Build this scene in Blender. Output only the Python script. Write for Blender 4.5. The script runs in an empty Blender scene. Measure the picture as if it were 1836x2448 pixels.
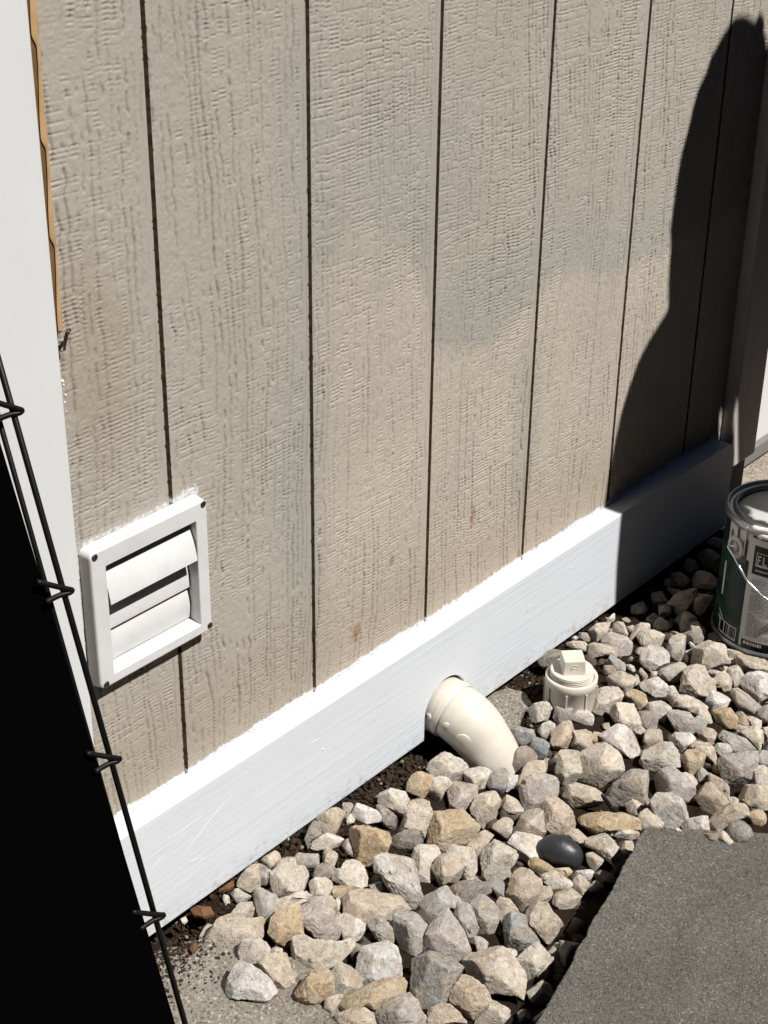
import bpy, bmesh, math, random
import numpy as np
from mathutils import Vector, Matrix, Euler
random.seed(7); rng = np.random.default_rng(7)
SC = bpy.context.scene
COL = SC.collection

# ------------------------------------------------------------------ camera
F_PX, W_PX, H_PX = 3891.59, 1836.0, 2448.0
CAM_C = np.array([-0.9393, -1.065, 1.2405])
CAM_R = np.array([[0.64936209743003, -0.7603883054254633, 0.011768236633611928],
                  [0.35695355442778853, 0.3184250297843898, 0.8781740490291081],
                  [0.6715005781104288, 0.5660522284904486, -0.4781964535819531]])
cam = bpy.data.cameras.new("camera"); camo = bpy.data.objects.new("camera", cam); COL.objects.link(camo)
M = Matrix.Identity(4)
for i in range(3):
    M[i][0] = CAM_R[0][i]; M[i][1] = CAM_R[1][i]; M[i][2] = -CAM_R[2][i]; M[i][3] = CAM_C[i]
camo.matrix_world = M
cam.sensor_fit = 'VERTICAL'; cam.sensor_height = 24.0; cam.lens = F_PX / H_PX * 24.0
cam.clip_start = 0.02; cam.clip_end = 500
SC.camera = camo

# ------------------------------------------------------------------ light
KX, KZ = 0.15, 1.50                      # sunlight runs towards the wall: per metre in +y it goes KX in -x and KZ down
SUN_DIR = Vector((-KX, 1.0, -KZ)).normalized()
EL = math.asin(-SUN_DIR.z)
world = bpy.data.worlds.new("World"); SC.world = world; world.use_nodes = True
wn = world.node_tree.nodes; wl = world.node_tree.links
sky = wn.new('ShaderNodeTexSky'); sky.sky_type = 'NISHITA'; sky.sun_disc = False; sky.air_density = .2; sky.dust_density = .05
sky.sun_elevation = EL; sky.sun_rotation = math.atan2(-SUN_DIR.x, -SUN_DIR.y)
wl.new(sky.outputs[0], wn['Background'].inputs[0]); wn['Background'].inputs[1].default_value = 0.05
sun = bpy.data.lights.new("sun", 'SUN'); sun.energy = 5.0; sun.angle = math.radians(0.5); sun.color = (1.0, 0.975, 0.94)
suno = bpy.data.objects.new("sun", sun); COL.objects.link(suno)
suno.rotation_euler = SUN_DIR.to_track_quat('-Z', 'Y').to_euler()
suno.location = (0.6, -2.0, 3.5)
SC.view_settings.view_transform = 'Standard'; SC.view_settings.look = 'None'
SC.cycles.diffuse_bounces = 1; SC.cycles.glossy_bounces = 2
SC.view_settings.exposure = 0.07; SC.view_settings.gamma = 1.0

# ------------------------------------------------------------------ helpers
def ray(px):
    return CAM_R.T @ np.array([(px[0] - W_PX / 2) / F_PX, -(px[1] - H_PX / 2) / F_PX, 1.0])
def at_plane(px, n, d):                  # point of the place seen at a photo pixel, on plane n.p = d
    r = ray(px); n = np.array(n, float)
    return CAM_C + r * ((d - n @ CAM_C) / (n @ r))
def at_y(px, y): return at_plane(px, (0, 1, 0), y)
def at_z(px, z): return at_plane(px, (0, 0, 1), z)
def at_x(px, x): return at_plane(px, (1, 0, 0), x)

def tag(o, label=None, cat=None, group=None, kind=None):
    if label: o['label'] = label
    if cat: o['category'] = cat
    if group: o['group'] = group
    if kind: o['kind'] = kind
    return o
def empty(name, loc=(0, 0, 0)):
    o = bpy.data.objects.new(name, None); COL.objects.link(o); o.location = loc; o.empty_display_size = 0.05
    return o
def link(name, me, mat=None, parent=None):
    o = bpy.data.objects.new(name, me); COL.objects.link(o)
    if mat is not None: me.materials.append(mat)
    if parent is not None:
        o.parent = parent
        o.matrix_parent_inverse = Matrix.Translation(-parent.location)
    return o
def from_bm(name, bm, mat=None, parent=None, smooth=False):
    me = bpy.data.meshes.new(name); bmesh.ops.recalc_face_normals(bm, faces=bm.faces[:]); bm.to_mesh(me); bm.free()
    if smooth: me.polygons.foreach_set('use_smooth', [True] * len(me.polygons))
    return link(name, me, mat, parent)
def np_mesh(name, V, F):
    me = bpy.data.meshes.new(name); V = np.asarray(V, np.float32); F = np.asarray(F, np.int32)
    n = F.shape[1]
    me.vertices.add(len(V)); me.vertices.foreach_set('co', V.ravel())
    me.loops.add(F.size); me.loops.foreach_set('vertex_index', F.ravel())
    me.polygons.add(len(F)); me.polygons.foreach_set('loop_start', np.arange(0, F.size, n, dtype=np.int32))
    me.update(calc_edges=True); return me
def smooth(me): me.polygons.foreach_set('use_smooth', np.ones(len(me.polygons), bool)); me.update()
def add_box(bm, lo, hi, bevel=0.0, seg=2, mat=None):
    lo = Vector(lo); hi = Vector(hi)
    r = bmesh.ops.create_cube(bm, size=1.0)
    vs = r['verts']
    for v in vs: v.co = Vector(((lo[i] + hi[i]) / 2 + v.co[i] * (hi[i] - lo[i])) for i in range(3)) if False else Vector([(lo[i] + hi[i]) / 2 + v.co[i] * (hi[i] - lo[i]) for i in range(3)])
    if bevel > 0:
        es = list({e for v in vs for e in v.link_edges})
        r = bmesh.ops.bevel(bm, geom=es, offset=bevel, segments=seg, profile=0.5, affect='EDGES')
        vs = list({v for f in r['faces'] for v in f.verts} | {v for v in vs if v.is_valid})
    if mat is not None:
        for v in vs: v.co = mat @ v.co
    return vs
def add_tube(bm, pts, radii, seg=24, caps=True):
    pts = [Vector(p) for p in pts]
    if not hasattr(radii, '__len__'): radii = [radii] * len(pts)
    rings = []; ref = None
    for i, p in enumerate(pts):
        t = (pts[min(i + 1, len(pts) - 1)] - pts[max(i - 1, 0)]).normalized()
        if ref is None:
            ref = t.orthogonal().normalized()
        ref = (ref - t * ref.dot(t)).normalized(); b = t.cross(ref)
        rings.append([bm.verts.new(p + (ref * math.cos(a) + b * math.sin(a)) * radii[i]) for a in [2 * math.pi * k / seg for k in range(seg)]])
    for a, b in zip(rings, rings[1:]):
        for k in range(seg): bm.faces.new((a[k], a[(k + 1) % seg], b[(k + 1) % seg], b[k]))
    if caps: bm.faces.new(rings[0][::-1]); bm.faces.new(rings[-1])
    return rings
def add_lathe(bm, prof, c, seg=64, wob=None):
    rings = []
    for j, (r, z) in enumerate(prof):
        ring = []
        for k in range(seg):
            a = 2 * math.pi * k / seg
            rr, zz = (r, z) if wob is None else wob(r, z, a, j)
            ring.append(bm.verts.new((c[0] + rr * math.cos(a), c[1] + rr * math.sin(a), c[2] + zz)))
        rings.append(ring)
    for a, b in zip(rings, rings[1:]):
        for k in range(seg): bm.faces.new((a[k], a[(k + 1) % seg], b[(k + 1) % seg], b[k]))
    return rings
def add_prism(bm, poly, z0, z1):
    lo = [bm.verts.new((x, y, z0)) for x, y in poly]; hi = [bm.verts.new((x, y, z1)) for x, y in poly]
    bm.faces.new(lo[::-1]); bm.faces.new(hi); n = len(poly)
    for i in range(n): bm.faces.new((lo[i], lo[(i + 1) % n], hi[(i + 1) % n], hi[i]))
def bez(pts, n):                        # Catmull-Rom through pts
    pts = [np.array(p, float) for p in pts]; P = [2 * pts[0] - pts[1]] + pts + [2 * pts[-1] - pts[-2]]; out = []
    for i in range(1, len(P) - 2):
        for k in range(n):
            t = k / n
            out.append(0.5 * (2 * P[i] + (P[i + 1] - P[i - 1]) * t + (2 * P[i - 1] - 5 * P[i] + 4 * P[i + 1] - P[i + 2]) * t * t + (3 * P[i] - P[i - 1] - 3 * P[i + 1] + P[i + 2]) * t ** 3))
    out.append(pts[-1]); return out

# numpy value noise
def _h(i, j, k, s):
    n = (i.astype(np.int64) * 374761393 + j.astype(np.int64) * 668265263 + k.astype(np.int64) * 2147483647 + s * 1274126177) & 0x7fffffff
    n = ((n ^ (n >> 13)) * 1274126177) & 0x7fffffff
    n = ((n ^ (n >> 16)) * 668265263) & 0x7fffffff
    return ((n ^ (n >> 15)) & 0xffff) / 65535.0
def vn2(x, y, s=0):
    x = np.asarray(x, float); y = np.asarray(y, float); x, y = np.broadcast_arrays(x, y)
    i = np.floor(x); j = np.floor(y); fx = x - i; fy = y - j; fx = fx * fx * (3 - 2 * fx); fy = fy * fy * (3 - 2 * fy); z = np.zeros_like(i)
    a = _h(i, j, z, s); b = _h(i + 1, j, z, s); c = _h(i, j + 1, z, s); d = _h(i + 1, j + 1, z, s)
    return (a * (1 - fx) + b * fx) * (1 - fy) + (c * (1 - fx) + d * fx) * fy
def vn3(P, s=0):
    f = np.floor(P); t = P - f; t = t * t * (3 - 2 * t); i, j, k = f[:, 0], f[:, 1], f[:, 2]; o = 0
    for a in (0, 1):
        for b in (0, 1):
            for c in (0, 1):
                w = (t[:, 0] if a else 1 - t[:, 0]) * (t[:, 1] if b else 1 - t[:, 1]) * (t[:, 2] if c else 1 - t[:, 2])
                o = o + w * _h(i + a, j + b, k + c, s)
    return o
def sstep(a, b, x): t = np.clip((x - a) / (b - a), 0, 1); return t * t * (3 - 2 * t)

# ------------------------------------------------------------------ materials
def new_mat(name, rough=0.7, spec=0.3, color=(.5, .5, .5), metal=0.0):
    m = bpy.data.materials.new(name); m.use_nodes = True
    b = m.node_tree.nodes['Principled BSDF']
    b.inputs['Base Color'].default_value = (*color, 1); b.inputs['Roughness'].default_value = rough
    b.inputs['Specular IOR Level'].default_value = spec; b.inputs['Metallic'].default_value = metal
    return m
class NT:
    def __init__(s, m): s.m = m; s.n = m.node_tree.nodes; s.l = m.node_tree.links; s.b = s.n['Principled BSDF']; s._tc = None
    def tc(s, w='Object'):
        if s._tc is None: s._tc = s.n.new('ShaderNodeTexCoord')
        return s._tc.outputs[w]
    def set(s, sock, v):
        if hasattr(v, 'is_output'): s.l.new(v, sock)
        else:
            if hasattr(sock.default_value, '__len__') and not hasattr(v, '__len__'): v = [v] * len(sock.default_value)
            if hasattr(v, '__len__') and len(v) == 3 and len(sock.default_value) == 4: v = (*v, 1)
            sock.default_value = v
    def map(s, v, scale=(1, 1, 1), rot=(0, 0, 0), loc=(0, 0, 0)):
        n = s.n.new('ShaderNodeMapping'); s.l.new(v, n.inputs[0]); n.inputs['Scale'].default_value = scale; n.inputs['Rotation'].default_value = rot; s.set(n.inputs['Location'], loc); return n.outputs[0]
    def noise(s, v, scale, det=3, rough=.55, dist=0):
        n = s.n.new('ShaderNodeTexNoise'); s.l.new(v, n.inputs['Vector']); n.inputs['Scale'].default_value = scale; n.inputs['Detail'].default_value = det; n.inputs['Roughness'].default_value = rough; n.inputs['Distortion'].default_value = dist; return n.outputs[0]
    def vor(s, v, scale, feat='F1', out='Distance', rnd=1):
        n = s.n.new('ShaderNodeTexVoronoi'); n.feature = feat; s.l.new(v, n.inputs['Vector']); n.inputs['Scale'].default_value = scale; n.inputs['Randomness'].default_value = rnd; return n.outputs[out]
    def ramp(s, f, stops):
        n = s.n.new('ShaderNodeValToRGB'); s.set(n.inputs[0], f); e = n.color_ramp.elements
        while len(e) < len(stops): e.new(.5)
        for el, (p, c) in zip(e, stops): el.position = p; el.color = (*c, 1) if hasattr(c, '__len__') else (c, c, c, 1)
        return n.outputs[0]
    def mix(s, f, a, b, mode='MIX'):
        n = s.n.new('ShaderNodeMix'); n.data_type = 'RGBA'; n.blend_type = mode; s.set(n.inputs[0], f); s.set(n.inputs[6], a); s.set(n.inputs[7], b); return n.outputs[2]
    def math(s, op, a, b=0.0):
        n = s.n.new('ShaderNodeMath'); n.operation = op; s.set(n.inputs[0], a); s.set(n.inputs[1], b); return n.outputs[0]
    def bump(s, h, dist, strength=1.0, nrm=None):
        n = s.n.new('ShaderNodeBump'); n.inputs['Strength'].default_value = strength; n.inputs['Distance'].default_value = dist; s.l.new(h, n.inputs['Height'])
        if nrm is not None: s.l.new(nrm, n.inputs['Normal'])
        return n.outputs[0]
    def color(s, c): s.l.new(c, s.b.inputs['Base Color'])
    def normal(s, c): s.l.new(c, s.b.inputs['Normal'])

def m_siding():
    m = new_mat("siding_paint", .85, .15); t = NT(m)
    a = t.n.new('ShaderNodeVertexColor'); a.layer_name = "tint"
    n1 = t.noise(t.tc(), 7, 4, .6); n2 = t.noise(t.tc(), 260, 3, .6)
    c = t.mix(.55, a.outputs[0], t.ramp(n1, [(.3, .84), (.7, 1.0)]), 'MULTIPLY')
    c = t.mix(.35, c, t.ramp(n2, [(.3, .72), (.7, 1.0)]), 'MULTIPLY')
    t.color(c); t.normal(t.bump(n2, .0006, .5)); return m
def m_white(name, col, grain=(2.5, 60, 60), bump=.0006, dirt=.15, rough=.5, spec=.35):
    m = new_mat(name, rough, spec); t = NT(m); v = t.map(t.tc(), grain)
    g = t.noise(v, 1.2, 4, .6, .6); n = t.noise(t.tc(), 9, 4, .65)
    c = t.mix(dirt, col, t.ramp(n, [(.3, (.72, .71, .70)), (.65, (1, 1, 1))]), 'MULTIPLY')
    c = t.mix(dirt, c, t.ramp(g, [(.3, (.78, .78, .79)), (.55, (1, 1, 1))]), 'MULTIPLY')
    t.color(c); nb = t.bump(g, bump * 2, .6); nb = t.bump(t.noise(t.tc(), 420, 2), bump * .5, .35, nb); t.normal(nb); return m
def m_plain(name, col, rough=.6, spec=.3, metal=0, bscale=300, bump=.0003, var=.2, vs=20):
    m = new_mat(name, rough, spec, col, metal); t = NT(m)
    n = t.noise(t.tc(), vs, 5, .65)
    t.color(t.mix(var, col, t.ramp(n, [(.3, .45), (.7, 1.0)]), 'MULTIPLY'))
    t.normal(t.bump(t.noise(t.tc(), bscale, 3), bump, .5)); return m
def m_concrete(name, c0, c1, agg=.25, sc=230, bump=.0022, spots=True):
    m = new_mat(name, .9, .2); t = NT(m); v = t.tc()
    n = t.noise(v, 7, 6, .7, .4); g = t.noise(v, sc, 5, .8); g2 = t.vor(v, sc * .55)
    c = t.mix(t.ramp(n, [(.3, 0.), (.72, 1.)]), c0, c1)
    ag = t.n.new('ShaderNodeTexVoronoi'); t.l.new(v, ag.inputs['Vector']); ag.inputs['Scale'].default_value = sc * 1.5; as_ = t.n.new('ShaderNodeSeparateColor'); t.l.new(ag.outputs['Color'], as_.inputs[0])
    c = t.mix(.9, c, t.ramp(as_.outputs[0], [(0., (.45, .43, .40)), (.25, (.85, .84, .82)), (.75, (1.05, 1.05, 1.04)), (.93, (1.25, 1.24, 1.22)), (1., (2.0, 1.97, 1.9))]), 'MULTIPLY')
    c = t.mix(.6, c, t.ramp(g, [(.3, (.18, .17, .16)), (.45, (.82, .82, .82)), (.58, (1.0, 1.0, 1.0)), (.72, (1.75, 1.72, 1.65))]), 'MULTIPLY')
    if spots:
        k = t.vor(v, 75); kk = t.n.new('ShaderNodeTexVoronoi'); t.l.new(v, kk.inputs['Vector']); kk.inputs['Scale'].default_value = 75
        sel = t.math('GREATER_THAN', t.n.new('ShaderNodeSeparateColor').outputs[0], .5)
        sp = t.n.new('ShaderNodeSeparateColor'); t.l.new(kk.outputs['Color'], sp.inputs[0])
        f = t.math('MULTIPLY', t.math('LESS_THAN', k, .13), t.math('GREATER_THAN', sp.outputs[0], .72))
        c = t.mix(t.math('MULTIPLY', f, .35), c, (c1[0] * 1.6, c1[1] * 1.58, c1[2] * 1.5))
        f2 = t.math('MULTIPLY', t.math('LESS_THAN', k, .2), t.math('LESS_THAN', sp.outputs[0], .14))
        c = t.mix(t.math('MULTIPLY', f2, .35), c, (c0[0] * .6, c0[1] * .58, c0[2] * .56))
    t.color(c); nb = t.bump(g, bump * .6, .8); nb = t.bump(ag.outputs['Distance'], bump * .35, .5, nb); t.normal(nb); return m
def m_rock():
    m = new_mat("limestone", .88, .18); t = NT(m)
    oi = t.n.new('ShaderNodeObjectInfo'); off = t.n.new('ShaderNodeVectorMath'); off.operation = 'SCALE'; off.inputs[0].default_value = (37., 91., 53.); t.l.new(oi.outputs['Random'], off.inputs['Scale'])
    ad = t.n.new('ShaderNodeVectorMath'); t.l.new(t.tc(), ad.inputs[0]); t.l.new(off.outputs[0], ad.inputs[1]); v = ad.outputs[0]
    base = oi.outputs['Color']
    n0 = t.noise(v, 22, 4, .6, 1.0); n1 = t.noise(v, 60, 6, .7, 1.6); n2 = t.noise(v, 170, 5, .72, .8); n3 = t.noise(v, 620, 3, .6)
    warp = t.n.new('ShaderNodeVectorMath'); warp.operation = 'MULTIPLY_ADD'; nc = t.n.new('ShaderNodeTexNoise'); t.l.new(v, nc.inputs['Vector']); nc.inputs['Scale'].default_value = 70; nc.inputs['Detail'].default_value = 3
    t.l.new(nc.outputs['Color'], warp.inputs[0]); warp.inputs[1].default_value = (.012, .012, .012); t.l.new(v, warp.inputs[2])
    vein = t.vor(warp.outputs[0], 42, 'DISTANCE_TO_EDGE'); vein2 = t.vor(warp.outputs[0], 130, 'DISTANCE_TO_EDGE')
    c = t.mix(t.ramp(n0, [(.40, 0.), (.62, .75)]), base, t.mix(.5, base, (.60, .53, .435)))
    warm = t.math('MULTIPLY', t.ramp(t.noise(v, 33, 4, .65, .8), [(.47, 0.), (.64, 1.)]), .52)
    c = t.mix(warm, c, (.43, .325, .215))
    c = t.mix(.95, c, t.ramp(n1, [(.28, (.50, .44, .38)), (.45, (.96, .96, .96)), (.58, (1.05, 1.05, 1.05)), (.74, (1.28, 1.28, 1.29))]), 'MULTIPLY')
    c = t.mix(.8, c, t.ramp(n2, [(.30, (.38, .34, .30)), (.44, (.96, .96, .96)), (.64, (1.06, 1.06, 1.06)), (.75, (1.32, 1.32, 1.34))]), 'MULTIPLY')
    vm = t.math('MULTIPLY', t.ramp(vein, [(0.0, 1.), (.035, 0.)]), t.ramp(t.noise(v, 26, 2), [(.44, 0.), (.56, .65)]))
    vm2 = t.math('MULTIPLY', t.ramp(vein2, [(0.0, 1.), (.05, 0.)]), t.ramp(t.noise(v, 48, 2), [(.5, 0.), (.62, .4)]))
    c = t.mix(t.math('MAXIMUM', vm, vm2), c, (.66, .62, .55))
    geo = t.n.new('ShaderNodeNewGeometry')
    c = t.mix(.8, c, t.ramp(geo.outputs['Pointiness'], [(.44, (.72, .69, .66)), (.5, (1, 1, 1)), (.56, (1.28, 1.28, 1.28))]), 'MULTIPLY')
    t.color(c)
    nb = t.bump(n1, .005, .6); nb = t.bump(n2, .0034, .9, nb); nb = t.bump(n3, .0009, .7, nb); t.normal(nb); return m

def muddy(m):                            # rain splash and soil marks along the lower edge of the board
    t = NT(m); src = t.b.inputs['Base Color'].links[0].from_socket
    sp = t.n.new('ShaderNodeSeparateXYZ'); g = t.n.new('ShaderNodeNewGeometry'); t.l.new(g.outputs['Position'], sp.inputs[0])
    h = t.math('SUBTRACT', 1.0, t.math('DIVIDE', sp.outputs['Z'], .035)); n = t.ramp(t.noise(g.outputs['Position'], 90, 5, .75), [(.50, 0.), (.66, 1.)])
    f = t.math('MULTIPLY', t.math('MAXIMUM', h, 0.0), n); f = t.math('MINIMUM', t.math('MULTIPLY', f, .55), .6)
    c = t.mix(f, src, (.30, .24, .17)); sp2 = t.ramp(t.noise(g.outputs['Position'], 420, 2, .5), [(.735, 0.), (.75, .5)]); t.color(t.mix(sp2, c, (.45, .42, .38)))
M_SID = m_siding()
M_BOARD = m_white("white_board_paint", (.79, .82, .865), (2.2, 60, 90), .0005, .10); muddy(M_BOARD)
M_TRIM = m_white("white_trim_paint", (.82, .83, .82), (40, 40, 1.6), .0004, .12)
M_POST = m_white("brownish_white_trim_paint", (.62, .57, .53), (40, 40, 1.6), .0004, .35)  # browner and more mottled than the left trim paint
M_VENT = m_white("white_vent_plastic", (.80, .79, .78), (45, 45, 45), .0002, .30, .42, .4)
M_VENTIN = m_plain("vent_dark_backing", (.02, .019, .018), .9, .1)
M_PVC = m_plain("cream_pvc", (.77, .71, .61), .45, .35, 0, 120, .0004, .30, 17)
M_SCREW = m_plain("dark_screw_metal", (.13, .12, .11), .35, .5, .8, 900, .0004, .5, 300)
M_SEAL = m_plain("orange_foam", (.66, .42, .21), .8, .2, 0, 90, .0006, .45, 35)
M_SEALD = m_plain("dark_brown_foam", (.10, .06, .03), .9, .1)
M_BLACKP = m_plain("black_plastic", (.0015, .0015, .0016), .9, .0, 0, 60, .0004, .5, 6)
M_WIRE = m_plain("black_wire_coating", (.006, .006, .006), .45, .25)
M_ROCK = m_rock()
M_PEB = m_plain("dark_smooth_stone", (.036, .037, .040), .38, .45, 0, 500, .0004, .45, 60)
M_SLAB = m_concrete("pale_concrete", (.235, .205, .168), (.34, .31, .265), sc=260, bump=.0022)
M_PAVER = m_concrete("grey_paver_concrete", (.145, .132, .117), (.245, .230, .210), sc=420, bump=.0050)
M_SOIL = m_plain("dark_soil", (.030, .021, .015), .95, .05, 0, 160, .006, .7, 90)
M_GROUND = m_concrete("beige_paving", (.34, .29, .23), (.40, .35, .285), spots=False)
M_BARK = m_plain("brown_bark", (.20, .105, .055), .9, .1, 0, 250, .002, .6, 120)
M_LEAF = m_plain("dead_leaf_litter", (.060, .040, .027), .9, .1, 0, 400, .001, .6, 200)
M_CHIP = m_plain("stone_chips", (.30, .26, .21), .9, .15, 0, 300, .001, .6, 120)
M_CANG = m_plain("dark_green_can_print", (.007, .026, .019), .35, .4, 0, 200, .0001, .3, 15)
M_CANG2 = m_plain("mid_green_can_print", (.018, .062, .036), .35, .4, 0, 200, .0001, .2, 15)
M_CANBLK = m_plain("blackish_can_print", (.008, .014, .012), .35, .4)
M_LAB = m_plain("pale_can_label", (.74, .72, .70), .45, .3, 0, 200, .0001, .12, 30)
M_DRIPG = m_plain("grey_print", (.13, .125, .115), .45, .3)
M_TXT = m_plain("fine_print", (.33, .31, .295), .5, .2)
M_TIN = m_plain("tinplate", (.42, .42, .43), .38, .5, .75, 150, .0002, .3, 40)
M_WPAINT = m_plain("wet_white_paint", (.84, .83, .81), .3, .5, 0, 60, .0008, .05, 40)
M_BAIL = m_plain("steel_bail_wire", (.75, .80, .84), .2, .5, .9)
M_WALL2 = m_white("white_neighbour_wall", (.78, .78, .76), (2, 2, 2), .0003, .1)
M_GREY = m_plain("grey_sill", (.22, .21, .20), .7)

# ------------------------------------------------------------------ house wall
S = 0.2032
ZB, TB = 0.1522, 0.0289                 # baseboard height and thickness
wall = empty("house_wall", (0.5, 0, 0))
tag(wall, "beige grooved wood siding wall with white baseboard and corner trim", "wall")

def siding_height(X, Z):
    pid = np.floor(X / S + 100)
    lx = X / S + 100 - pid
    zero = np.zeros_like(X)
    warp = .034 * (vn2(X * 5, Z * 3.2, 1) - .5) + .006 * (vn2(X * 26, Z * 14, 2) - .5) + .0030 * (vn2(X * 90, Z * 75, 3) - .5) + .0012 * (vn2(X * 260, Z * 210, 19) - .5)
    cath = .040 * (vn2(pid * 3.7 + .3, Z * 1.9, 4) - .5) * (1 - np.abs(2 * lx - 1))
    u = X + warp + cath + (vn2(pid * 1.9, Z * .9, 5) - .5) * .05 * (lx - .5)
    cw = .0078
    v = u / cw + .35 * vn2(u / cw * .37, Z * 3, 22); c = np.floor(v); f = v - c
    hc = _h(c, zero, zero, 9) * (.4 + 1.2 * vn2(X * 6 + 4, Z * 3.5, 28))
    # thin torn grain lines running up the board
    m1 = sstep(.38, .58, vn2(c * 5.3, Z * 17, 7) * .62 + vn2(c * 1.3, Z * 120, 8) * .38)
    vline = np.exp(-((f - .5) / .105) ** 2) * m1 * (.35 + .85 * hc)
    # saw marks: short level scores about 5 mm apart, some running over several columns
    zz = Z + .0022 * (vn2(X * 20, Z * 14, 10) - .5) + X * .015
    grp = np.floor(v / (2 + 4 * vn2(np.floor(v / 8), Z * 7, 23)))
    ph = zz / .0043 + 1.2 * vn2(grp * 2.3, Z * 22, 11) + .55 * _h(c, zero, zero, 24) * (vn2(grp, Z * 11, 25) > .5)
    ft = ph - np.floor(ph); row = np.floor(ph)
    on = sstep(.41, .53, .55 * _h(row, grp, zero, 12) + .45 * vn2(zz * 120, c * 7.1, 13))
    tick = np.exp(-((ft - .5) / .17) ** 2) * on
    patch = sstep(.34, .56, .35 * vn2(X * 7, Z * 4, 26) + .30 * vn2(X * 22, Z * 12, 14) + .35 * vn2(c * 3.1, Z * 24, 15)) * (.55 + .9 * vn2(X * 13, Z * 31, 27))
    edgef = sstep(.5, .30, np.abs(f - .5)) * .75 + .25
    h = -tick * patch * edgef * .00080 - vline * .0018
    h += .00028 * (f - .5) * patch
    h += (vn2(X * 150, Z * 95, 16) - .5) * .00042 + (vn2(X * 420, Z * 330, 17) - .5) * .00034
    return h, lx, tick * patch, vline
gx = []
for k in range(-1, 6):
    x0 = k * S
    gx += [x0 - .0125, x0 - .0030, x0 - .0024, x0 - .0018, x0 + .0018, x0 + .0024, x0 + .0030]
fx = np.arange(-.16, 1.135, .00118)
keep = np.ones(len(fx), bool)
for g in gx: keep &= np.abs(fx - g) > .0005
xs = np.sort(np.concatenate([np.arange(-1.6, -.16, .02), fx[keep], [g for g in gx if -.16 < g < 1.135]]))
zs = np.concatenate([[-.02, .10], np.arange(.14, 1.03, .00092), np.arange(1.03, 2.42, .02)])
X, Z = np.meshgrid(xs, zs)
Hh, lx, tk, vl = siding_height(X, Z)
dg = np.minimum(lx, 1 - lx) * S
band = sstep(.0135, .0115, (1 - lx) * S) + (lx * S < .004)
fine = (X > -.17) & (Z < 1.035)
Hh = np.where(fine, Hh, 0) * (1 - np.clip(band, 0, 1) * .93)
wob = .0007 * (vn2(X * 0 + np.round(X / S) * 9, Z * 60, 20) - .5) * 2
ing = dg < .0021; wall_g = dg < .00255
Yv = -Hh.copy(); Yv[ing] = .0085 + .0012 * (vn2(X * 900, Z * 90, 21) - .5)[ing]
V = np.stack([X.ravel(), Yv.ravel(), Z.ravel()], 1)
nx, nz = len(xs), len(zs)
I = (np.arange(nz - 1)[:, None] * nx + np.arange(nx - 1)[None]).ravel()
Fq = np.stack([I, I + 1, I + nx + 1, I + nx], 1)
cen = V[Fq].mean(1); hole = (cen[:, 0] > -.0975) & (cen[:, 0] < .0172) & (cen[:, 2] > .3395) & (cen[:, 2] < .4588)
me = np_mesh("siding", V, Fq[~hole])
# paint colours on the siding: old greige, fresher patches, greenish old coat, bare wood spots, white paint slopped over the edges
A = np.array([.51, .462, .393]); B = np.array([.605, .530, .438]); Gn = np.array([.40, .405, .35]); BR = np.array([.40, .31, .21])
def blob(cx, cz, rx, rz, soft=.5): return sstep(1 + soft, 1 - soft, np.hypot((X - cx) / rx, (Z - cz) / rz) + .5 * (vn2(X * 22, Z * 22, 30) - .5))
bx = [(at_y((x * 1.1067, y * 1.1067), 0)[0], at_y((x * 1.1067, y * 1.1067), 0)[2]) for x, y in ((690, 560), (790, 440), (880, 520), (930, 690), (950, 765), (1040, 742), (1100, 690), (1180, 605), (1260, 590), (1320, 610), (1390, 560))]
zb_line = np.interp(X, [q[0] for q in bx], [q[1] for q in bx]) + .018 * (vn2(X * 25, Z * 0, 40) - .5) + .02 * (vn2(X * 60, Z * 60, 41) - .5)
fresh = sstep(.012, -.018, Z - zb_line) * sstep(.18, .26, X + .03 * (vn2(X * 20, Z * 9, 42) - .5)) * (.65 + .5 * vn2(X * 9, Z * 6, 43))
over = sstep(-.005, .02, Z - zb_line) * sstep(.12, .03, Z - zb_line) * sstep(.36, .44, X)
green = np.clip(over * .85 + blob(.185, .42, .034, .20) * 1.0 + blob(.2, .78, .04, .12) * .7 + blob(.60, .34, .03, .12) + blob(.50, .55, .1, .05) * .8 + .7 * blob(.35, .72, .12, .1), 0, 1)
low = sstep(.34, .17, Z) * .35 + blob(-.08, .66, .04, .1) * .4
Cc = A[None, None] * np.ones(X.shape + (1,))
Cc = Cc + (B - Cc) * (fresh * .8)[..., None]; Cc = Cc + (Gn - Cc) * (green * .52)[..., None]; Cc = Cc + (BR - Cc) * low[..., None]
spots = 0
for (px, s) in [((1132, 1233), .005), ((938, 1340), .0035), ((853, 1512), .006), ((1240, 1325), .004)]:
    q = at_y(px, 0)
    spots = np.maximum(spots, sstep(1.4, .6, np.hypot((X - q[0]) / s, (Z - q[2]) / (s * 2)) + 1.0 * (vn2(X * 300, Z * 130, 31) - .5)))
Cc = Cc + (np.array([.30, .16, .07]) - Cc) * (spots * .6)[..., None]
Cc = Cc * (1 - .30 * vl - .08 * tk)[..., None]
gc = np.array([.060, .040, .024]); jag = wall_g | ing | ((dg < .0032) & (vn2(X * 700 + 9, Z * 300, 33) > .80))
Cc[jag] = gc
Cc[jag] *= (.45 + 1.1 * vn2(X * 500, Z * 260, 33))[jag][:, None]
wedge = ZB + .0015 + .0035 * vn2(X * 160, Z * 0, 34) ** 1.6 + .0028 * (vn2(X * 900, Z * 500, 35) - .4) + .004 * vn2(X * 12, Z * 0, 36)
wedge = np.where(ing, ZB - .01, wedge)
wp = sstep(.0012, -.0012, Z - wedge)
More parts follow.
